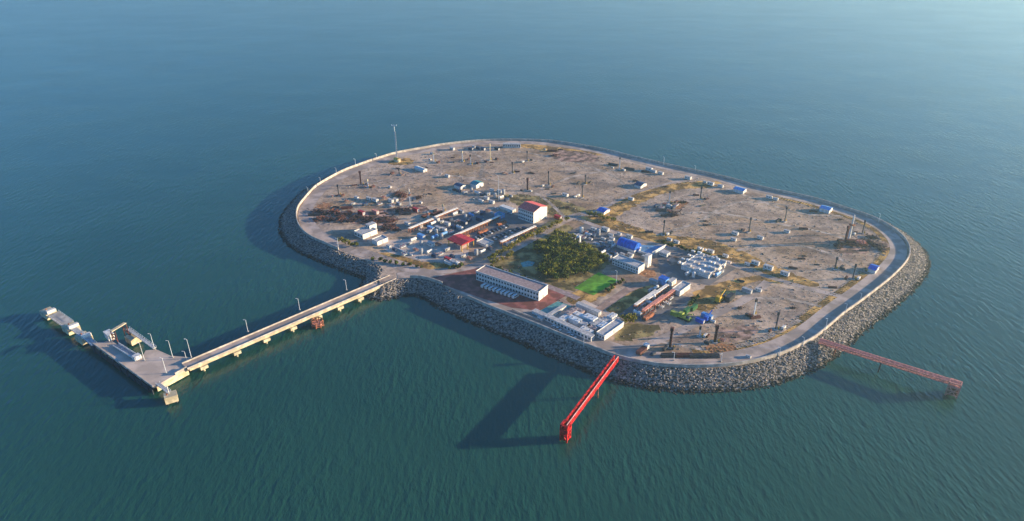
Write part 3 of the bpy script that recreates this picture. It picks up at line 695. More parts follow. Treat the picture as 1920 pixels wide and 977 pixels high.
# red canopy
a, n, r = at(848,464).xy, at(866,473).xy, at(888,461).xy; ux, uy = Vector((cos(G1), sin(G1))), Vector((cos(G2), sin(G2)))
L_, W_ = (n-a).dot(ux)+4, (r-n).dot(uy); c = n-ux*L_/2+uy*W_/2
t = thing('canopy', 'deep red flat canopy on yellow posts in the work yard', 'canopy', (c.x, c.y, ISL), G1)
MB().box(-L_/2, L_/2, -W_/2, W_/2, 5.2, 5.9).gable(L_, W_, 5.9, 1.0, .1).build('roof', 'red_canopy', t)
for x in (-L_/2+.6, L_/2-.6):
    for y in (-W_/2+.6, 0, W_/2-.6): MB().cyl((x,y,0), (x,y,5.2), .3, n=8).build('post', 'yellow_paint', t)
MB().box(-L_/4, L_/4, -W_/3, W_/3, 0, 3).build('kiosk', 'tan_roof', t)
# low walls
def low_wall(a, c, h, mt, lb, w=.5):
    a, c = at(*a), at(*c); d = c-a
    return tag(MB().box(0, d.length, -w/2, w/2, 0, h).build('low_wall', mt), lb, 'wall'), a, atan2(d.y, d.x)
for a, c, h, mt, lb in [((1222,478),(1248,463),2.2,'white_paint','white wall along the right side of the blue court'),((741,466),(773,480),1.2,'white_paint','low white wall beside the ochre verge in the left yard'),
                     ((1196,473),(1222,480),1.4,'white_paint','white wall along the near side of the blue court'),((960,582),(1012,602),1.2,'wall_concrete','low pale wall along the shore side of the brick plaza')]:
    o, p, rz = low_wall(a, c, h, mt, lb); o.location = p; o.rotation_euler.z = rz

bld('jetty_hut', 'small white hut at the far corner of the jetty deck', 'hut', (197,632), (205,640), (214,633), 629, 'white_paint', 'white_paint', z0=PZ)
# ------------------------------------------------------------------ gangway and pipe piers over the water
def gallery(name, lb, cat, a, c, za, zc, w, h, side, top, cap, mids, tower, solid=True):
    a, c = at(*a, za+h).xy, at(*c, zc+h).xy; d = c-a; L = d.length
    t = thing(name, lb, cat, (a.x, a.y, 0), atan2(d.y, d.x))
    z = lambda x: za+(zc-za)*x/L
    MB().add([(0,-w/2,za),(L,-w/2,zc),(L,w/2,zc),(0,w/2,za),(0,-w/2,za+.35),(L,-w/2,zc+.35),(L,w/2,zc+.35),(0,w/2,za+.35)],
             [(0,3,2,1),(4,5,6,7),(0,1,5,4),(1,2,6,5),(2,3,7,6),(3,0,4,7)]).build('floor', side, t)
    n = int(L/3)
    for s in (-1, 1):
        b = MB(); y = s*w/2
        b.bar((0,y,za+h), (L,y,zc+h), .5); b.bar((0,y,za+.2), (L,y,zc+.2), .4)
        for k in range(n+1): x = L*k/n; b.bar((x,y,z(x)), (x,y,z(x)+h), .28)
        for k in range(n): x, x2 = L*k/n, L*(k+1)/n; b.bar((x,y,z(x) if k % 2 else z(x)+h), (x2,y,z(x2)+h if k % 2 else z(x2)), .22)
        tr = b.build('truss', side, t)
        if solid: MB().add([(0,y*.97,za+.3),(L,y*.97,zc+.3),(L,y*.97,zc+1.9),(0,y*.97,za+1.9),(0,y*.93,za+.3),(L,y*.93,zc+.3),(L,y*.93,zc+1.9),(0,y*.93,za+1.9)],
                           [(0,3,2,1),(4,5,6,7),(0,1,5,4),(1,2,6,5),(2,3,7,6),(3,0,4,7)]).build('side_panel', side, tr)
    b = MB()
    for k in range(n+1): x = L*k/n; b.bar((x,-w/2,z(x)+h), (x,w/2,z(x)+h), .2)
    b.build('cross_beams', side, t)
    for yy, r in cap: MB().cyl((0,yy,za+h+.1-r*.2), (L,yy,zc+h+.1-r*.2), r, n=8).build('pipe', top, t)
    for x, ww in mids:
        X = L*x; s_ = MB()
        for y in (-w/2, w/2): s_.cyl((X,y*1.1,-3), (X,y*.9,z(X)), .35, n=6)
        s_.bar((X,-w/2,z(X)-.2), (X,w/2,z(X)-.2), .5); s_.build('support', ww, t)
    if tower:
        b = MB(); e, f = tower
        for x in (L-e, L+.8):
            for y in (-f/2, f/2): b.bar((x,y,-3), (x,y,zc+h), .55)
        for zz in (1.2, zc*.55, zc, zc+h):
            for y in (-f/2, f/2): b.bar((L-e,y,zz), (L+.8,y,zz), .45)
            for x in (L-e, L+.8): b.bar((x,-f/2,zz), (x,f/2,zz), .45)
        for y in (-f/2, f/2): b.bar((L-e,y,0), (L+.8,y,zc), .35); b.bar((L+.8,y,0), (L-e,y,zc), .35)
        for x in (L-e, L+.8): b.bar((x,-f/2,0), (x,f/2,zc), .35); b.bar((x,f/2,0), (x,-f/2,zc), .35)
        tw = b.build('end_tower', side, t)
        MB().box(L-e-.3, L+1.1, -f/2-.3, f/2+.3, zc-.9, zc-.1).build('landing', side, tw)
        MB().box(L-e+.4, L+.3, -f/2+.5, f/2-.5, 1.2, zc-.902).build('fender_block', 'rust' if side != 'red_steel' else side, tw)
    return t
gallery('red_gangway', 'bright red steel gangway sloping out over the water to a braced tower', 'gangway', (1156,668), (1059,797), 6.6, 7.0, 2.4, 2.7,
        'red_steel', 'pink_pipe', [(.95, .36)], [(0.42, 'rust')], (3.2, 3.6))
gallery('rusty_pipe_pier', 'faded red pipe pier running out from the rocks at lower right', 'pier', (1537,637), (1800,719), 5.6, 6.4, 3.0, 1.9,
        'faded_red', 'faded_red', [(.6, .35), (-.4, .3)], [(0.13, 'rust'), (0.47, 'dark_steel')], (4.5, 4.2), False)
p = at(595, 606, 2.0); t = thing('mooring_cage', 'rusty red round mooring cage in the water beside the bridge', 'mooring cage', (p.x, p.y, 0))
b = MB()
for k in range(8):
    a_, a2 = 2*pi*k/8, 2*pi*(k+1)/8; P1, P2 = (3.6*cos(a_), 3.6*sin(a_)), (3.6*cos(a2), 3.6*sin(a2))
    b.cyl((*P1,-3), (*P1,4.2), .35, n=6)
    for z in (1.0, 2.6, 4.2): b.bar((*P1,z), (*P2,z), .4)
b.build('frame', 'rust', t); MB().cyl((0,0,1.2), (0,0,2.4), 3.0, n=16).build('float', 'faded_red', t); MB().cyl((0,0,2.4), (0,0,5.0), .5, n=8).build('post', 'rust', t)

# ------------------------------------------------------------------ masts
def mast(name, lb, cat, x, yb, yt, w, mt, plat=None, head='cross', ladder=True):
    h = high(x, yb, yt); t = thing(name, lb, cat, at(x, yb))
    MB().cyl((0,0,0), (0,0,h), w, w*.55, 12).build('column', mt, t)
    if head == 'cross':
        MB().cb(0, 0, h-1.2, 5.2, .5, .5).cb(0, 0, h-3.4, .5, 2.6, .4).build('crossarm', mt, t)
        for s in (-1, 1): MB().cb(s*2.3, 0, h-.68, .8, .8, .7).build('floodlight', 'lamp_glass', t)
    else: MB().cyl((0,0,h*.62), (0,0,h*.62+1), w*2.2, n=12).build('collar', 'rust', t)
    MB().cb(w+.35, 0, .5, .3, .6, h*.8).build('ladder', 'grey_steel', t)
    MB().cb(0, 0, -.02, w*5, w*5, .9).build('base', 'concrete', t)
    return t
mast('floodlight_mast', 'tallest slim white mast with crossarm standing at the far left rim', 'mast', 744, 300, 234, .42, 'galvanised')
mast('vent_mast', 'thick cream mast standing among the scrap at left', 'mast', 769, 386, 354, .6, 'cream_wall', head='collar')
mast('vent_mast', 'tall cream mast rising from the rusty platform near the right bend', 'mast', 1590, 453, 403, .95, 'cream_wall', head='collar')
mast('vent_mast', 'short cream mast stump at the top of the left yard', 'mast', 803, 409, 397, .55, 'cream_wall', head='collar')
p = at(745, 303); t = thing('winch_hut', 'orange sunlit hut at the foot of the far left mast', 'hut', p, G1)
MB().box(-3,3,-2,2,0,3).build('wall', 'cream_concrete', t); MB().gable(6,4,3,.9).build('roof', 'yellow_paint', t)
p = at(1598, 460); t = thing('rusty_platform', 'long rusty brown steel platform at the foot of the right mast', 'platform', p, radians(-12))
b = MB(); frame_box(b, 19, 4, 0, 2.6, .5); b.build('frame', 'rust', t); MB().box(-9.5,9.5,-2,2,2.0,2.6).build('deck', 'rust', t); MB().box(-5,1,-1.4,1.4,2.602,4.6).build('engine_housing', 'dark_rust', t)
for x in (3, 5.2, 7.4): MB().cyl((x,0,2.6), (x,0,4.4), .8, n=10).build('drum', 'faded_red', t)

# ------------------------------------------------------------------ pumping towers
def pump_tower(h, thick, mt, light=False):
    t = thing('pumping_tower', 'x', 'pumping tower', (0,0,0))
    w = 1.0 if thick else .55
    if thick:
        b = MB()
        for x in (-w/2, w/2):
            for y in (-w/2, w/2): b.bar((x,y,.4), (x,y,h-2), .26)
        n = int(h/2)
        for k in range(n):
            z0, z1 = .4+(h-2.4)*k/n, .4+(h-2.4)*(k+1)/n
            for s in (-w/2, w/2): b.bar((-w/2,s,z0), (w/2,s,z1), .2); b.bar((s,-w/2,z0), (s,w/2,z1), .2); b.bar((-w/2,s,z1), (w/2,s,z1), .2)
        b.box(-w*.3,w*.3,-w*.3,w*.3,.4,h-2)
        b.build('mast', mt, t)
    else: MB().cb(0,0,.4,.5,.5,h-2).bar((.55,0,.4),(.3,0,h-2),.18).build('mast', 'galvanised' if light else mt, t)
    MB().cb(0,0,h-2,w*1.55+.4,w*1.3+.3,2.0).build('drive_head', mt, t)
    MB().cyl((w*.8+.3,0,.4), (w*.8+.3,0,h-1.6), .09, n=5).build('polished_rod', 'grey_steel', t)
    MB().cb(0,0,0,3.2,2.6,.4).build('base', 'concrete', t)
    MB().cb(w+1.1,.4,.4,.8,.8,1.3).cyl((w+1.1,.4,1.7),(w+1.1,.4,2.3),.25,n=6).build('wellhead', 'yellow_paint', t)
    return t
PT = [(677,347,321,1),(635,366,346,0),(690,352,336,2),(748.5,328,316,0),(882,309,290,0),(867,303,283,2),(813,303,286,2),(919,301,269,2),(831,396,383,2),
      (960.4,325,304,0),(989,357,334,1),(1028,347,321,0),(1097,346,328,0),(1091,371,348,0),(1161,318,295,0),(988,303,283,0),(1254,381,358,0),(1243,441,413,0),
      (1312.5,374,350,0),(1471,416,388,0),(1403.5,436,408,0),(1584,456,424,1),(1616,438,413,0),(1564.6,505,482,0),(1598,523,495,0),(1413,591,561,0),(1453.5,618,585,0),
      (1256,652,614,1),(1340,642,610,1),(1311,631,612,0)]
for x, yb, yt, k in PT:
    t = pump_tower(high(x, yb, yt), k == 1, 'dark_rust' if k == 1 else ('dark_steel' if k == 0 else 'cream_concrete'), x % 3 == 0)
    t.location = at(x, yb); t['group'] = 'pumping towers over the wells'; t.rotation_euler.z = rng.uniform(-.5, .5)
    ranked(t, ('slender dark headed pumping tower', 'thick dark red brown pumping tower', 'pale cream pumping tower')[k])

# ------------------------------------------------------------------ equipment kinds
PROTO = {}
def equip(kind, mt):
    key = (kind, mt)
    if key in PROTO: return PROTO[key]
    t = thing(kind, 'x', 'x', (0,0,0))
    if kind == 'cabin':
        MB().box(-3,3,-1.3,1.3,.25,2.9).build('wall', mt, t); MB().box(-3.1,3.1,-1.4,1.4,2.902,3.1).build('roof', 'pale_roof', t)
        MB().box(3.003,3.06,-.45,.45,.3,2.3).build('door', 'grey_steel', t)
        for x in (-1.6, .8): MB().box(x-.5,x+.5,-1.36,-1.303,1.3,2.2).build('window', 'glass', t)
    elif kind == 'container':
        MB().box(-3,3,-1.22,1.22,.1,2.7).build('body', mt, t)
        b = MB(); [b.box(-2.8+k*.7,-2.6+k*.7,-1.28,-1.223,.3,2.5) for k in range(9)]; b.build('ribs', mt, t)
        MB().box(3.003,3.07,-1.1,1.1,.2,2.6).build('door', 'grey_steel', t)
    elif kind == 'tank_skid':
        MB().cyl((-2.8,0,1.7), (2.8,0,1.7), 1.15, n=14).build('tank', mt, t); MB().box(-3,3,-1,1,0,.35).build('skid', 'grey_steel', t)
        for x in (-1.8,1.8): MB().box(x-.2,x+.2,-.9,.9,.352,1.2).build('saddle', 'grey_steel', t)
        MB().cyl((0,0,2.8), (0,0,3.4), .3, n=8).build('hatch', 'dark_steel', t)
    elif kind == 'upright_tank':
        MB().cyl((0,0,0), (0,0,4.2), 1.5, n=16).build('shell', mt, t); MB().cyl((0,0,4.2), (0,0,4.7), 1.5, .3, 16).build('lid', mt, t)
        MB().cb(1.62,0,.1,.12,.5,4.3).build('ladder', 'grey_steel', t)
    elif kind == 'generator':
        MB().box(-2.2,2.2,-.95,.95,.3,2.2).build('housing', mt, t); MB().box(-2.3,2.3,-1.05,1.05,0,.298).build('skid', 'dark_steel', t)
        MB().cyl((1.3,.3,2.2), (1.3,.3,3.4), .16, n=8).build('exhaust', 'rust', t); MB().box(-1.8,-.4,-1.0,-.953,.7,1.8).build('louvre', 'dark_steel', t)
    elif kind == 'pipe_stack':
        b = MB()
        for r_, n_ in ((0,6),(1,5),(2,4)):
            for k in range(n_): y = (k-(n_-1)/2)*.62; b.cyl((-5+.2*((k*7+r_) % 3),y,.45+r_*.53), (5-.2*((k*5+r_) % 3),y,.45+r_*.53), .3, n=7)
        b.build('pipes', mt, t)
        for x in (-3,3): MB().box(x-.15,x+.15,-2,2,0,.16).build('bearer', 'bark', t)
    elif kind == 'manifold':
        b = MB()
        for k in range(4): b.cyl((-2.5,-1.2+k*.8,.8), (2.5,-1.2+k*.8,.8), .16, n=6)
        for k in range(5): b.cyl((-2+k,-1.4,1.3), (-2+k,1.4,1.3), .14, n=6)
        b.build('pipes', mt, t); b = MB(); frame_box(b, 4.6, 2.6, 0, 2.2, .16); b.build('frame', 'grey_steel', t)
        for k in range(3): MB().cyl((-1.6+k*1.6,.4,.8), (-1.6+k*1.6,.4,1.9), .25, n=8).build('valve', 'red_steel' if mt != 'yellow_paint' else 'yellow_paint', t)
    elif kind == 'pipe_rack':
        b = MB()
        for k in range(9):
            x = -12+k*3
            for y in (-1.2,1.2): b.bar((x,y,0), (x,y,3.4), .26)
            b.bar((x,-1.2,2.4), (x,1.2,2.4), .22); b.bar((x,-1.2,3.4), (x,1.2,3.4), .22)
        b.build('frame', 'rust', t)
        b = MB(); [b.cyl((-12.5,y,3.72), (12.5,y,3.72), .26, n=7) for y in (-.9,-.3,.3,.9)]; b.build('upper_pipes', mt, t)
        b = MB(); [b.cyl((-12.5,y,2.68), (12.5,y,2.68), .2, n=7) for y in (-.8,0,.8)]; b.build('lower_pipes', 'rust', t)
    elif kind == 'scrap_heap':
        b = MB(); r_ = random.Random(3)
        for k in range(46):
            a_, z = r_.uniform(0, pi), r_.uniform(.1, 1.5); x, y = r_.gauss(0, 2.2), r_.gauss(0, 1.2); l_ = r_.uniform(.8, 2.6)
            b.bar((x-cos(a_)*l_, y-sin(a_)*l_, max(.1, z-.3)), (x+cos(a_)*l_, y+sin(a_)*l_, z+r_.uniform(0,.5)), r_.uniform(.15,.7), r_.uniform(.1,.5))
        b.build('metal_pieces', 'scrap_metal' if mt == 'dark_rust' else 'scrap_rust', t)
    elif kind == 'car':
        MB().add([(-2.2,-.85,.35),(2.2,-.85,.35),(2.2,.85,.35),(-2.2,.85,.35),(-2.2,-.85,.95),(2.1,-.85,.85),(2.1,.85,.85),(-2.2,.85,.95)],
                 [(0,3,2,1),(4,5,6,7),(0,1,5,4),(1,2,6,5),(2,3,7,6),(3,0,4,7)]).build('body', mt, t)
        MB().add([(-1.7,-.8,.93),(1.1,-.8,.9),(1.1,.8,.9),(-1.7,.8,.93),(-1.3,-.65,1.45),(.4,-.65,1.45),(.4,.65,1.45),(-1.3,.65,1.45)],
                 [(0,1,5,4),(1,2,6,5),(2,3,7,6),(3,0,4,7)]).build('window', 'glass', t)
        MB().box(-1.3,.4,-.65,.65,1.452,1.5).build('roof', mt, t)
        for x in (-1.35,1.35):
            for y in (-.8,.8): MB().cyl((x,y-.1,.33), (x,y+.1,.33), .33, n=10).build('wheel', 'tyre', t)
    elif kind == 'van':
        MB().add([(-2.5,-.95,.4),(2.5,-.95,.4),(2.5,.95,.4),(-2.5,.95,.4),(-2.5,-.9,2.2),(1.6,-.9,2.2),(1.6,.9,2.2),(-2.5,.9,2.2),(2.5,-.95,1.2),(2.5,.95,1.2)],
                 [(0,3,2,1),(4,5,6,7),(0,1,8,5,4),(1,2,9,8),(2,3,7,6,9),(3,0,4,7)]).build('body', mt, t)
        MB().add([(1.63,-.8,2.12),(2.45,-.85,1.3),(2.45,.85,1.3),(1.63,.8,2.12)], [(0,1,2,3)]).add([(1.66,-.8,2.16),(2.49,-.85,1.27),(2.49,.85,1.27),(1.66,.8,2.16)], [(0,1,2,3)]).build('windscreen', 'glass', t)
        for s in (-1,1): MB().box(-2.1,1.3,s*.94-.02,s*.94+.02,1.35,1.95).build('side_window', 'glass', t)
        for x in (-1.6,1.6):
            for y in (-.85,.85): MB().cyl((x,y-.12,.38), (x,y+.12,.38), .38, n=10).build('wheel', 'tyre', t)
    elif kind == 'truck':
        MB().box(2.0,4.2,-1.2,1.2,.6,3.0).build('cab', 'white_paint', t); MB().box(4.203,4.25,-1.0,1.0,1.7,2.7).build('windscreen', 'glass', t)
        MB().box(-4.2,1.8,-1.25,1.25,.9,2.3).build('cargo_bed', mt, t)
        for x in (-3.2,-1.9,3):
            for y in (-1.1,1.1): MB().cyl((x,y-.2,.5), (x,y+.2,.5), .5, n=10).build('wheel', 'tyre', t)
    elif kind == 'crane_unit':
        MB().box(-4,4,-1.5,1.5,.6,1.8).build('chassis', mt, t); MB().box(-3.6,-1,-1.3,1.3,1.8,3.8).build('engine_cover', mt, t)
        MB().bar((-1,0,2.4), (5,0,5.2), .6).build('boom', mt, t); MB().box(1.4,3.4,-1.2,.2,1.8,3.2).build('cab', 'dark_blue', t)
        for s in (-1,1): MB().box(-4,4,s*1.5-.35,s*1.5+.35,0,.9).build('track', 'tyre', t)
    PROTO[key] = t; return t
def place(kind, mt, x, y, desc, cat, group, rz=G1, sc=1.0, z=ISL):
    o = put(equip(kind, mt), at(x, y, z), rz, None, group, (sc, sc, sc)); o['category'] = cat
    return ranked(o, desc)
CB = 'white cabins and cabinets around the works'
for x, y, s in [(1113,432,.8),(1135,433,.9),(1069,444,.7),(1078,444,.7),(1087,444,.7),(1107,450,.6),(1118,461,.8),(1131,450,.6),(1145,443,.7),(1147,450,.7),(1145,457,.7),(1140,484,.9),
             (1182,480,.8),(1167,479,.6),(1161,440,.6),(1180,446,.9),(1255,451,.7),(1268,456,.8),(1313,469,.7),(1332,474,.8),(1360,482,.7),(692,375,.9),(669,373,.7),(704,378,.9),
             (733,379,1),(742,377,.9),(731,352,.6),(839,332,.9),(789,381,.5),(764,422,.9),(712,452,.6),(818,414,.9),(839,422,.9),(822,431,.9),(832,433,.9),(787,426,.9),(922,358,.7),
             (937,361,.8),(912,374,.8),(922,381,.8),(902,379,.8),(848,281,1),(889,277,.7),(810,289,.6),(729,464,.7),(1022,281,.4),(1060,368,.9),(1183,375,.8),
             (1217,320,1),(1226,323,.8),(1239,327,.8),(1290,336,.9),(1322,343,.6),(1332,347,.9),(1351,351,.8),(1442,372,.9),(1454,375,.8),(1378,440,.9),(1375,451,.8),(1425,448,.8),(1475,436,.8),
             (1254,388,.7),(1416,496,.9),(1440,505,1),(1471,516,.9),(1422,546,.6),(1403,670,.5),(808,461,.9),(1401,497,.6),(922,400,.5),(1013,600,.6)]:
    place('cabin', 'white_paint' if (x+y) % 3 else 'cream_wall', x, y, 'small white cabin' if (x+y) % 3 else 'small cream cabin', 'cabin', CB, G1, s*rng.uniform(.9,1.1))
CT = 'containers and equipment boxes'
for x, y, mt, ds in [(883,281,'dark_blue','dark blue container'),(905,281,'dark_blue','dark blue container'),(897,280,'dark_blue','dark blue container'),(932,281,'dark_steel','dark grey container'),
                  (1325,597,'light_blue','light blue container'),(780,396,'red_canopy','deep red container'),(678,402,'red_canopy','deep red container'),(1046,410,'red_canopy','deep red container'),(840,489,'red_canopy','deep red container'),
                  (704,400,'faded_red','faded red container'),(1193,470,'blue_roof','royal blue container'),(808,431,'light_blue','light blue container'),(790,446,'light_blue','light blue container'),(985,432,'dark_blue','dark blue container'),
                  (1226,532,'grey_steel','grey container'),(1210,486,'grey_steel','grey container'),(900,414,'dark_blue','dark blue container'),(870,420,'dark_blue','dark blue container'),(1400,548,'grey_steel','grey container')]:
    place('container', mt, x, y, ds, 'container', CT, G1, rng.uniform(.9,1.15))
VN_ = at(908,538).xy; VM = at(966,558).xy
for k in range(9):
    q = VN_+(VM-VN_)*k/8; o = put(equip('van', 'white_paint'), (q.x, q.y, ISL+.06), G2, None, 'white vans parked in a row before the barracks'); o['category'] = 'van'
    o['label'] = ['leftmost', 'second from left', 'third from left', 'fourth from left', 'middle', 'fourth from right', 'third from right', 'second from right', 'rightmost'][k]+' white van in the row parked before the barracks'
for x, y in [(1040,615),(1046,618),(1069,628),(1074,632),(956,400),(930,392)]: place('car', 'white_paint', x, y, 'white parked car', 'car', 'cars parked around the island', G1, 1.0)
k = 0
for (a, c, n) in (((893,448),(952,424),10),((912,455),(972,430),9),((905,421),(940,406),5)):
    for j in range(n):
        f = j/(n-1); k += 1; mt = ('car_dark','car_silver','car_dark','dark_blue')[k % 4]
        place('car', mt, a[0]+(c[0]-a[0])*f, a[1]+(c[1]-a[1])*f, {'car_dark':'black','car_silver':'silver','dark_blue':'dark blue'}[mt]+' parked car', 'car', 'cars parked around the island', G1)
place('truck', 'dark_rust', 1205, 660, 'truck with white cab and dark red bed', 'truck', 'trucks on the island', G2, 1.2)
place('truck', 'grey_steel', 853, 496, 'truck with white cab and grey bed', 'truck', 'trucks on the island', G1, 1.0)
place('truck', 'faded_red', 944, 453, 'truck with white cab and faded red bed', 'truck', 'trucks on the island', G2, 1.0)
place('car', 'car_dark', 1224, 664, 'black parked car', 'car', 'cars parked around the island', G2)
for x, y, mt, ds in [(874,440,'cream_wall','cream pipe rack'),(896,430,'cream_wall','cream pipe rack'),(917,421,'cream_wall','cream pipe rack'),(837,406,'white_paint','white pipe rack'),(960,452,'white_paint','white pipe rack'),
                  (984,441,'white_paint','white pipe rack'),(790,427,'white_paint','white pipe rack'),(1225,577,'faded_red','reddish pipe rack'),(1244,566,'faded_red','reddish pipe rack'),(1210,567,'white_paint','white pipe rack'),(1232,556,'white_paint','white pipe rack')]:
    place('pipe_rack', mt, x, y, ds, 'pipe rack', 'pipe racks in the yards', G2, 1.0)
YD = 'machinery in the yards'
EQ = [('tank_skid','white_paint','white horizontal tank','tank'),('manifold','galvanised','grey pipe manifold','manifold'),('generator','grey_steel','grey generator set','generator'),('upright_tank','white_paint','white upright tank','tank'),
      ('generator','dark_blue','dark blue generator set','generator'),('manifold','rust','rusty pipe manifold','manifold'),('tank_skid','light_blue','light blue horizontal tank','tank'),('upright_tank','grey_steel','grey upright tank','tank')]
def yard(pts_, kinds, rz=G2):
    for k, (x, y) in enumerate(pts_):
        kd, mt, ds, ct = EQ[kinds[k % len(kinds)]]; place(kd, mt, x, y, ds, ct, YD, rz if k % 3 else G1, rng.uniform(.8, 1.1))
yard([(1195,590),(1200,583),(1207,592),(1212,586),(1219,581),(1205,575),(1216,571),(1224,586),(1232,570),(1238,576),(1242,560),(1225,563),(1250,570),(1220,547),(1229,543),(1250,553),(1236,550),(1256,561)], [0,1,5,3,1,2,0,5])
yard([(1285,500),(1296,498),(1308,496),(1318,494),(1340,492),(1290,515),(1300,519),(1352,512),(1345,517)], [0,3,2,6,7])
yard([(1075,450),(1085,453),(1095,447),(1103,443),(1112,444),(1122,440),(1128,458),(1098,437),(1120,433),(1090,436),(1138,470),(1130,476),(1150,478),(1155,484),(1172,487),(1160,491),(1145,490),(1182,489),(1137,462),(1150,463),(1127,466)], [2,3,1,0,4,7,2,5])
yard([(800,424),(812,421),(805,436),(818,438),(833,441),(845,437),(850,428),(858,418),(845,413),(862,430),(828,418),(873,410),(884,405),(893,399),(905,402),(915,396),(880,415),(853,403),(865,399),(828,447),(815,447),(790,434)], [4,0,2,7,6,1,4,5])
yard([(740,470),(755,464),(768,458),(780,470),(790,476),(805,474),(815,482),(826,478),(838,470),(822,460),(790,460),(775,452),(848,482),(760,478),(868,482),(880,486),(893,478),(905,474),(918,468)], [4,1,2,5,7,0])
yard([(650,378),(662,384),(685,385),(720,372),(712,384),(755,376),(748,384),(776,376),(760,392),(735,388)], [5,2,4,5,1])
yard([(860,360),(872,363),(884,360),(895,364),(905,366),(916,366),(928,370),(940,372),(950,376),(958,369),(944,364)], [4,2,7,0])
yard([(1248,385),(1240,392),(1262,391),(1255,397),(1268,386),(1230,388)], [5,1,4])
for x, y, mt, ds in [(598,398,'dark_rust','dark brown scrap heap'),(612,401,'dark_rust','dark brown scrap heap'),(628,399,'rust','rusty scrap heap'),(642,404,'dark_rust','dark brown scrap heap'),(655,400,'rust','rusty scrap heap'),(668,408,'dark_rust','dark brown scrap heap'),
                  (600,411,'rust','rusty scrap heap'),(620,413,'dark_rust','dark brown scrap heap'),(640,412,'rust','rusty scrap heap'),(660,414,'dark_rust','dark brown scrap heap'),(690,411,'dark_rust','dark brown scrap heap'),(705,417,'rust','rusty scrap heap'),
                  (718,412,'dark_rust','dark brown scrap heap'),(735,415,'rust','rusty scrap heap'),(700,430,'dark_rust','dark brown scrap heap'),(725,428,'dark_rust','dark brown scrap heap'),(742,431,'rust','rusty scrap heap'),(762,396,'dark_rust','dark brown scrap heap'),
                  (750,396,'dark_rust','dark brown scrap heap'),(755,368,'rust','rusty scrap heap'),(785,371,'dark_rust','dark brown scrap heap'),(745,365,'rust','rusty scrap heap'),(1262,402,'dark_rust','dark brown scrap heap'),(1628,455,'dark_rust','dark brown scrap heap'),
                  (1645,462,'dark_rust','dark brown scrap heap'),(1636,446,'dark_rust','dark brown scrap heap'),(1652,468,'dark_rust','dark brown scrap heap'),(1610,455,'rust','rusty scrap heap'),(1570,462,'dark_rust','dark brown scrap heap'),(1040,292,'rust','rusty scrap heap')]:
    place('scrap_heap', mt, x, y, ds, 'scrap heap', 'heaps of scrap metal', rng.uniform(-1.5,1.5), rng.uniform(.9,1.4))
for x, y, mt, ds, rz in [(1255,668,'dark_steel','dark pipe stack',radians(2)),(1282,668,'dark_rust','brown pipe stack',radians(2)),(1308,669,'dark_steel','dark pipe stack',radians(2)),(1332,669,'dark_steel','dark pipe stack',radians(2)),
                  (760,402,'dark_steel','dark pipe stack',0.1),(650,391,'dark_rust','brown pipe stack',0.2),(590,404,'dark_steel','dark pipe stack',0.1),(870,446,'rust','rusty pipe stack',G2),(905,436,'rust','rusty pipe stack',G2),
                  (940,420,'rust','rusty pipe stack',G2),(730,424,'dark_rust','brown pipe stack',0.1),(1240,395,'dark_steel','dark pipe stack',0.1),(1250,405,'dark_steel','dark pipe stack',0.1),(1035,284,'dark_rust','brown pipe stack',0.0),(1150,310,'dark_steel','dark pipe stack',-.5),(1180,318,'dark_steel','dark pipe stack',-.5),
                  (1215,595,'rust','rusty pipe stack',G2),(800,405,'dark_rust','brown pipe stack',G2),(820,401,'dark_rust','brown pipe stack',G2)]:
    place('pipe_stack', mt, x, y, ds, 'pipe stack', 'stacks of pipe on the ground', rz, 1.0)
for (x, yb, yt, k) in PT:
    for j in range(2):
        kd, mt, ds = [('generator','dark_rust','small dark red wellhead box'),('generator','dark_steel','small dark wellhead box'),('manifold','rust','small rusty wellhead manifold'),('generator','cream_wall','small cream wellhead box')][int(rng.integers(4))]
        place(kd, mt, x+rng.choice([-1,1])*rng.uniform(6,16), yb+rng.uniform(-4,4), ds, 'wellhead box', 'equipment beside the wells', rng.choice([G1, G2]), rng.uniform(.55,.9))
for j in range(46):
    while True:
        q = Vector((rng.uniform(min(fx), max(fx)), rng.uniform(min(fy), max(fy))))
        if inside(q, fld) and not inside(q, busy[0]): break
    kd, mt, ds = [('pipe_stack','dark_rust','brown pipe stack'),('pipe_stack','dark_steel','dark pipe stack'),('scrap_heap','dark_rust','dark brown scrap heap')][int(rng.integers(3))]
    o = put(equip(kd, mt), (q.x, q.y, ISL), rng.uniform(-.6,.6), None, 'heaps and pipe stacks scattered over the field', (rng.uniform(.35,.75),)*3); o['category'] = 'pipe stack' if kd == 'pipe_stack' else 'scrap heap'; ranked(o, 'small '+ds)
# coloured machines
place('crane_unit', 'yellow_paint', 1350, 563, 'yellow tracked machine', 'machine', 'coloured machines in the field', G2, 1.1)
place('container', 'dark_steel', 1368, 562, 'dark grey container', 'container', CT, G2, 1.3)
place('crane_unit', 'lime_paint', 1283, 598, 'lime green tracked machine', 'machine', 'coloured machines in the field', G1, 1.0)
place('container', 'lime_paint', 1266, 592, 'lime green container', 'container', CT, G1, 1.0)
place('container', 'green_paint', 1300, 580, 'dark green container', 'container', CT, G2, 1.0)
place('container', 'green_paint', 1288, 585, 'dark green container', 'container', CT, G2, 1.0)
place('crane_unit', 'blue_paint', 1327, 599, 'bright blue tracked machine', 'machine', 'coloured machines in the field', G2, .9)
place('container', 'blue_paint', 1312, 604, 'bright blue container', 'container', CT, G1, .9)
place('tank_skid', 'white_paint', 1336, 604, 'white horizontal tank', 'tank', YD, G1, .6)
for x, y in ((1385,618),(1235,612),(1366,626),(1420,560),(604,388),(612,385),(1262,380),(1272,383)): pass

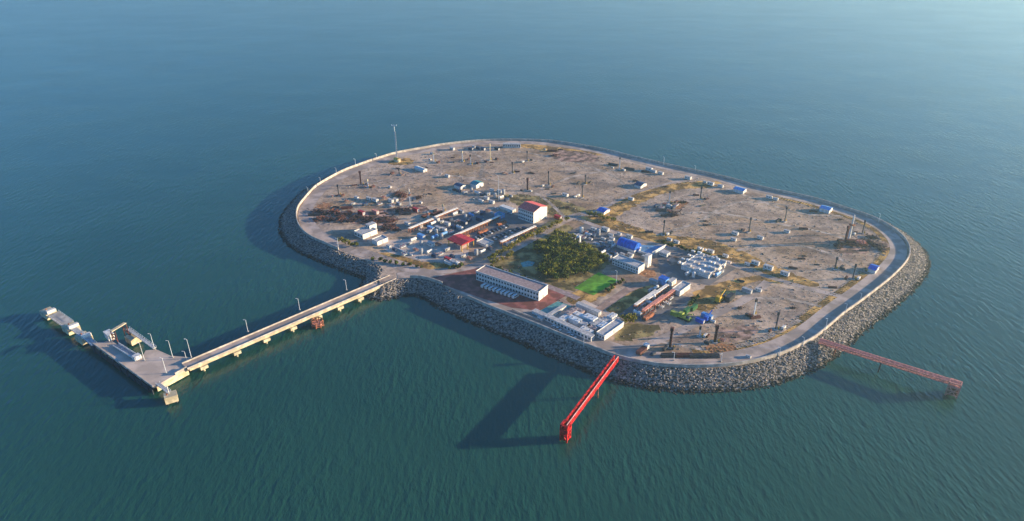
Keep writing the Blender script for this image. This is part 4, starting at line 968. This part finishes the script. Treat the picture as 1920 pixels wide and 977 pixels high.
# ------------------------------------------------------------------ trees
def tree_proto(seed, h, r, mt, name='broadleaf_tree', nl=230):
    rr = random.Random(seed); t = thing(name, 'x', 'tree', (0,0,0))
    b = MB(); b.cyl((0,0,0), (.1,.05,h*.5), .22, .12, 7)
    for k in range(4): a_ = k*1.6+rr.random(); b.cyl((.05,0,h*(.3+.05*k)), (cos(a_)*r*.6, sin(a_)*r*.6, h*(.55+.06*k)), .1, .04, 5)
    b.build('trunk', 'bark', t)
    b = MB(); cl = [(rr.gauss(0,r*.42), rr.gauss(0,r*.42), h*rr.uniform(.42,.9), r*rr.uniform(.28,.5)) for _ in range(11)]
    for k in range(nl):
        x, y, z, q = cl[k % 11]; u = Vector((rr.gauss(0,1), rr.gauss(0,1), rr.gauss(0,.8))).normalized()*q*rr.uniform(.6,1.1)
        c_ = Vector((x,y,z))+u; n_ = (u.normalized()+Vector((rr.gauss(0,.5),rr.gauss(0,.5),rr.gauss(0,.5)))).normalized()
        a_ = n_.orthogonal().normalized()*rr.uniform(.22,.42); c2 = n_.cross(a_)*rr.uniform(.7,1.2)
        b.add([c_-a_-c2*.6, c_+a_*.9-c2, c_+a_+c2, c_-a_*.7+c2*.8], [(0,1,2,3)])
    b.build('crown', mt, t); return t
TP = [tree_proto(1, 5.0, 2.9, 'leaf_dark'), tree_proto(2, 5.6, 3.2, 'leaf_olive'), tree_proto(3, 4.6, 2.8, 'leaf_dark'), tree_proto(4, 5.2, 3.0, 'leaf_olive')]
TY = [tree_proto(5, 4.2, 2.4, 'leaf_yellow'), tree_proto(6, 3.6, 2.2, 'leaf_olive')]
SB = tree_proto(7, 2.0, 1.4, 'leaf_dark', 'shrub', 160)
GV = [at(*p).xy for p in [(1000,463),(1042,448),(1092,462),(1137,484),(1130,502),(1088,517),(1048,531),(1006,516),(1014,500),(1020,488),(1004,476)]]
ga = [p.x for p in GV]; gb = [p.y for p in GV]; n_ = 0; placed = []
gu_, gv_ = Vector((cos(G1), sin(G1))), Vector((cos(G2), sin(G2))); g0 = Vector(((min(ga)+max(ga))/2, (min(gb)+max(gb))/2))
for gi in range(40*40):
    q = g0+gu_*((gi % 40-20)*4.1+rng.uniform(-.6,.6))+gv_*((gi//40-20)*4.3+rng.uniform(-.6,.6))
    if inside(q, GV) and rng.random() < .94:
        placed.append(q); k = rng.choice([0,0,2,1,3]) if (q.x < 52) else rng.choice([1,3,1,0,2]); dark = k in (0, 2)  # more olive crowns on the right paint in the sunlight on that half
        o = put(TP[k], (q.x, q.y, ISL), rng.uniform(0, 6), 'dark green bushy tree packed inside the square grove' if dark else 'olive green bushy tree packed inside the square grove',
                'trees of the square grove', (rng.uniform(.85,1.15),)*3)
print('grove', len(placed))
for (a, c, n) in (((918,489),(958,466),8),((962,462),(1030,428),9),((1034,426),(1062,414),4),((1040,440),(1075,446),5),((925,497),(960,478),5),((1105,405),(1150,415),6),((640,455),(668,464),5),((988,448),(1010,440),3),((1166,607),(1190,603),4),((1172,600),(1184,599),3)):
    for j in range(n):
        x, y = a[0]+(c[0]-a[0])*j/(n-1)+rng.uniform(-2,2), a[1]+(c[1]-a[1])*j/(n-1)+rng.uniform(-1,1); k = int(rng.integers(2))
        o = put(TY[k], at(x, y), rng.uniform(0,6), None, 'trees along the roads', (rng.uniform(.7,1.1),)*3)
        ranked(o, 'yellow green roadside tree' if k == 0 else 'olive roadside tree')
for (a, c, n) in (((922,501),(1020,538),20),((1243,457),(1328,480),18),((1290,573),(1310,560),5),((845,505),(862,500),4),((1195,458),(1240,450),0),((700,487),(790,503),9),((1140,546),(1165,528),6)):
    for j in range(n):
        x, y = a[0]+(c[0]-a[0])*j/(n-1)+rng.uniform(-3,3), a[1]+(c[1]-a[1])*j/(n-1)+rng.uniform(-1.2,1.2)
        o = put(SB, at(x, y), rng.uniform(0,6), None, 'shrubs along the fences', (rng.uniform(.8,1.3),)*3); o['category'] = 'shrub'; ranked(o, 'low dark green shrub')
p, _ = sheet('garden_pond', [(976,493),(990,489),(1003,492),(998,499),(980,501)], 0.07, 'teal_court')

label_ranked()
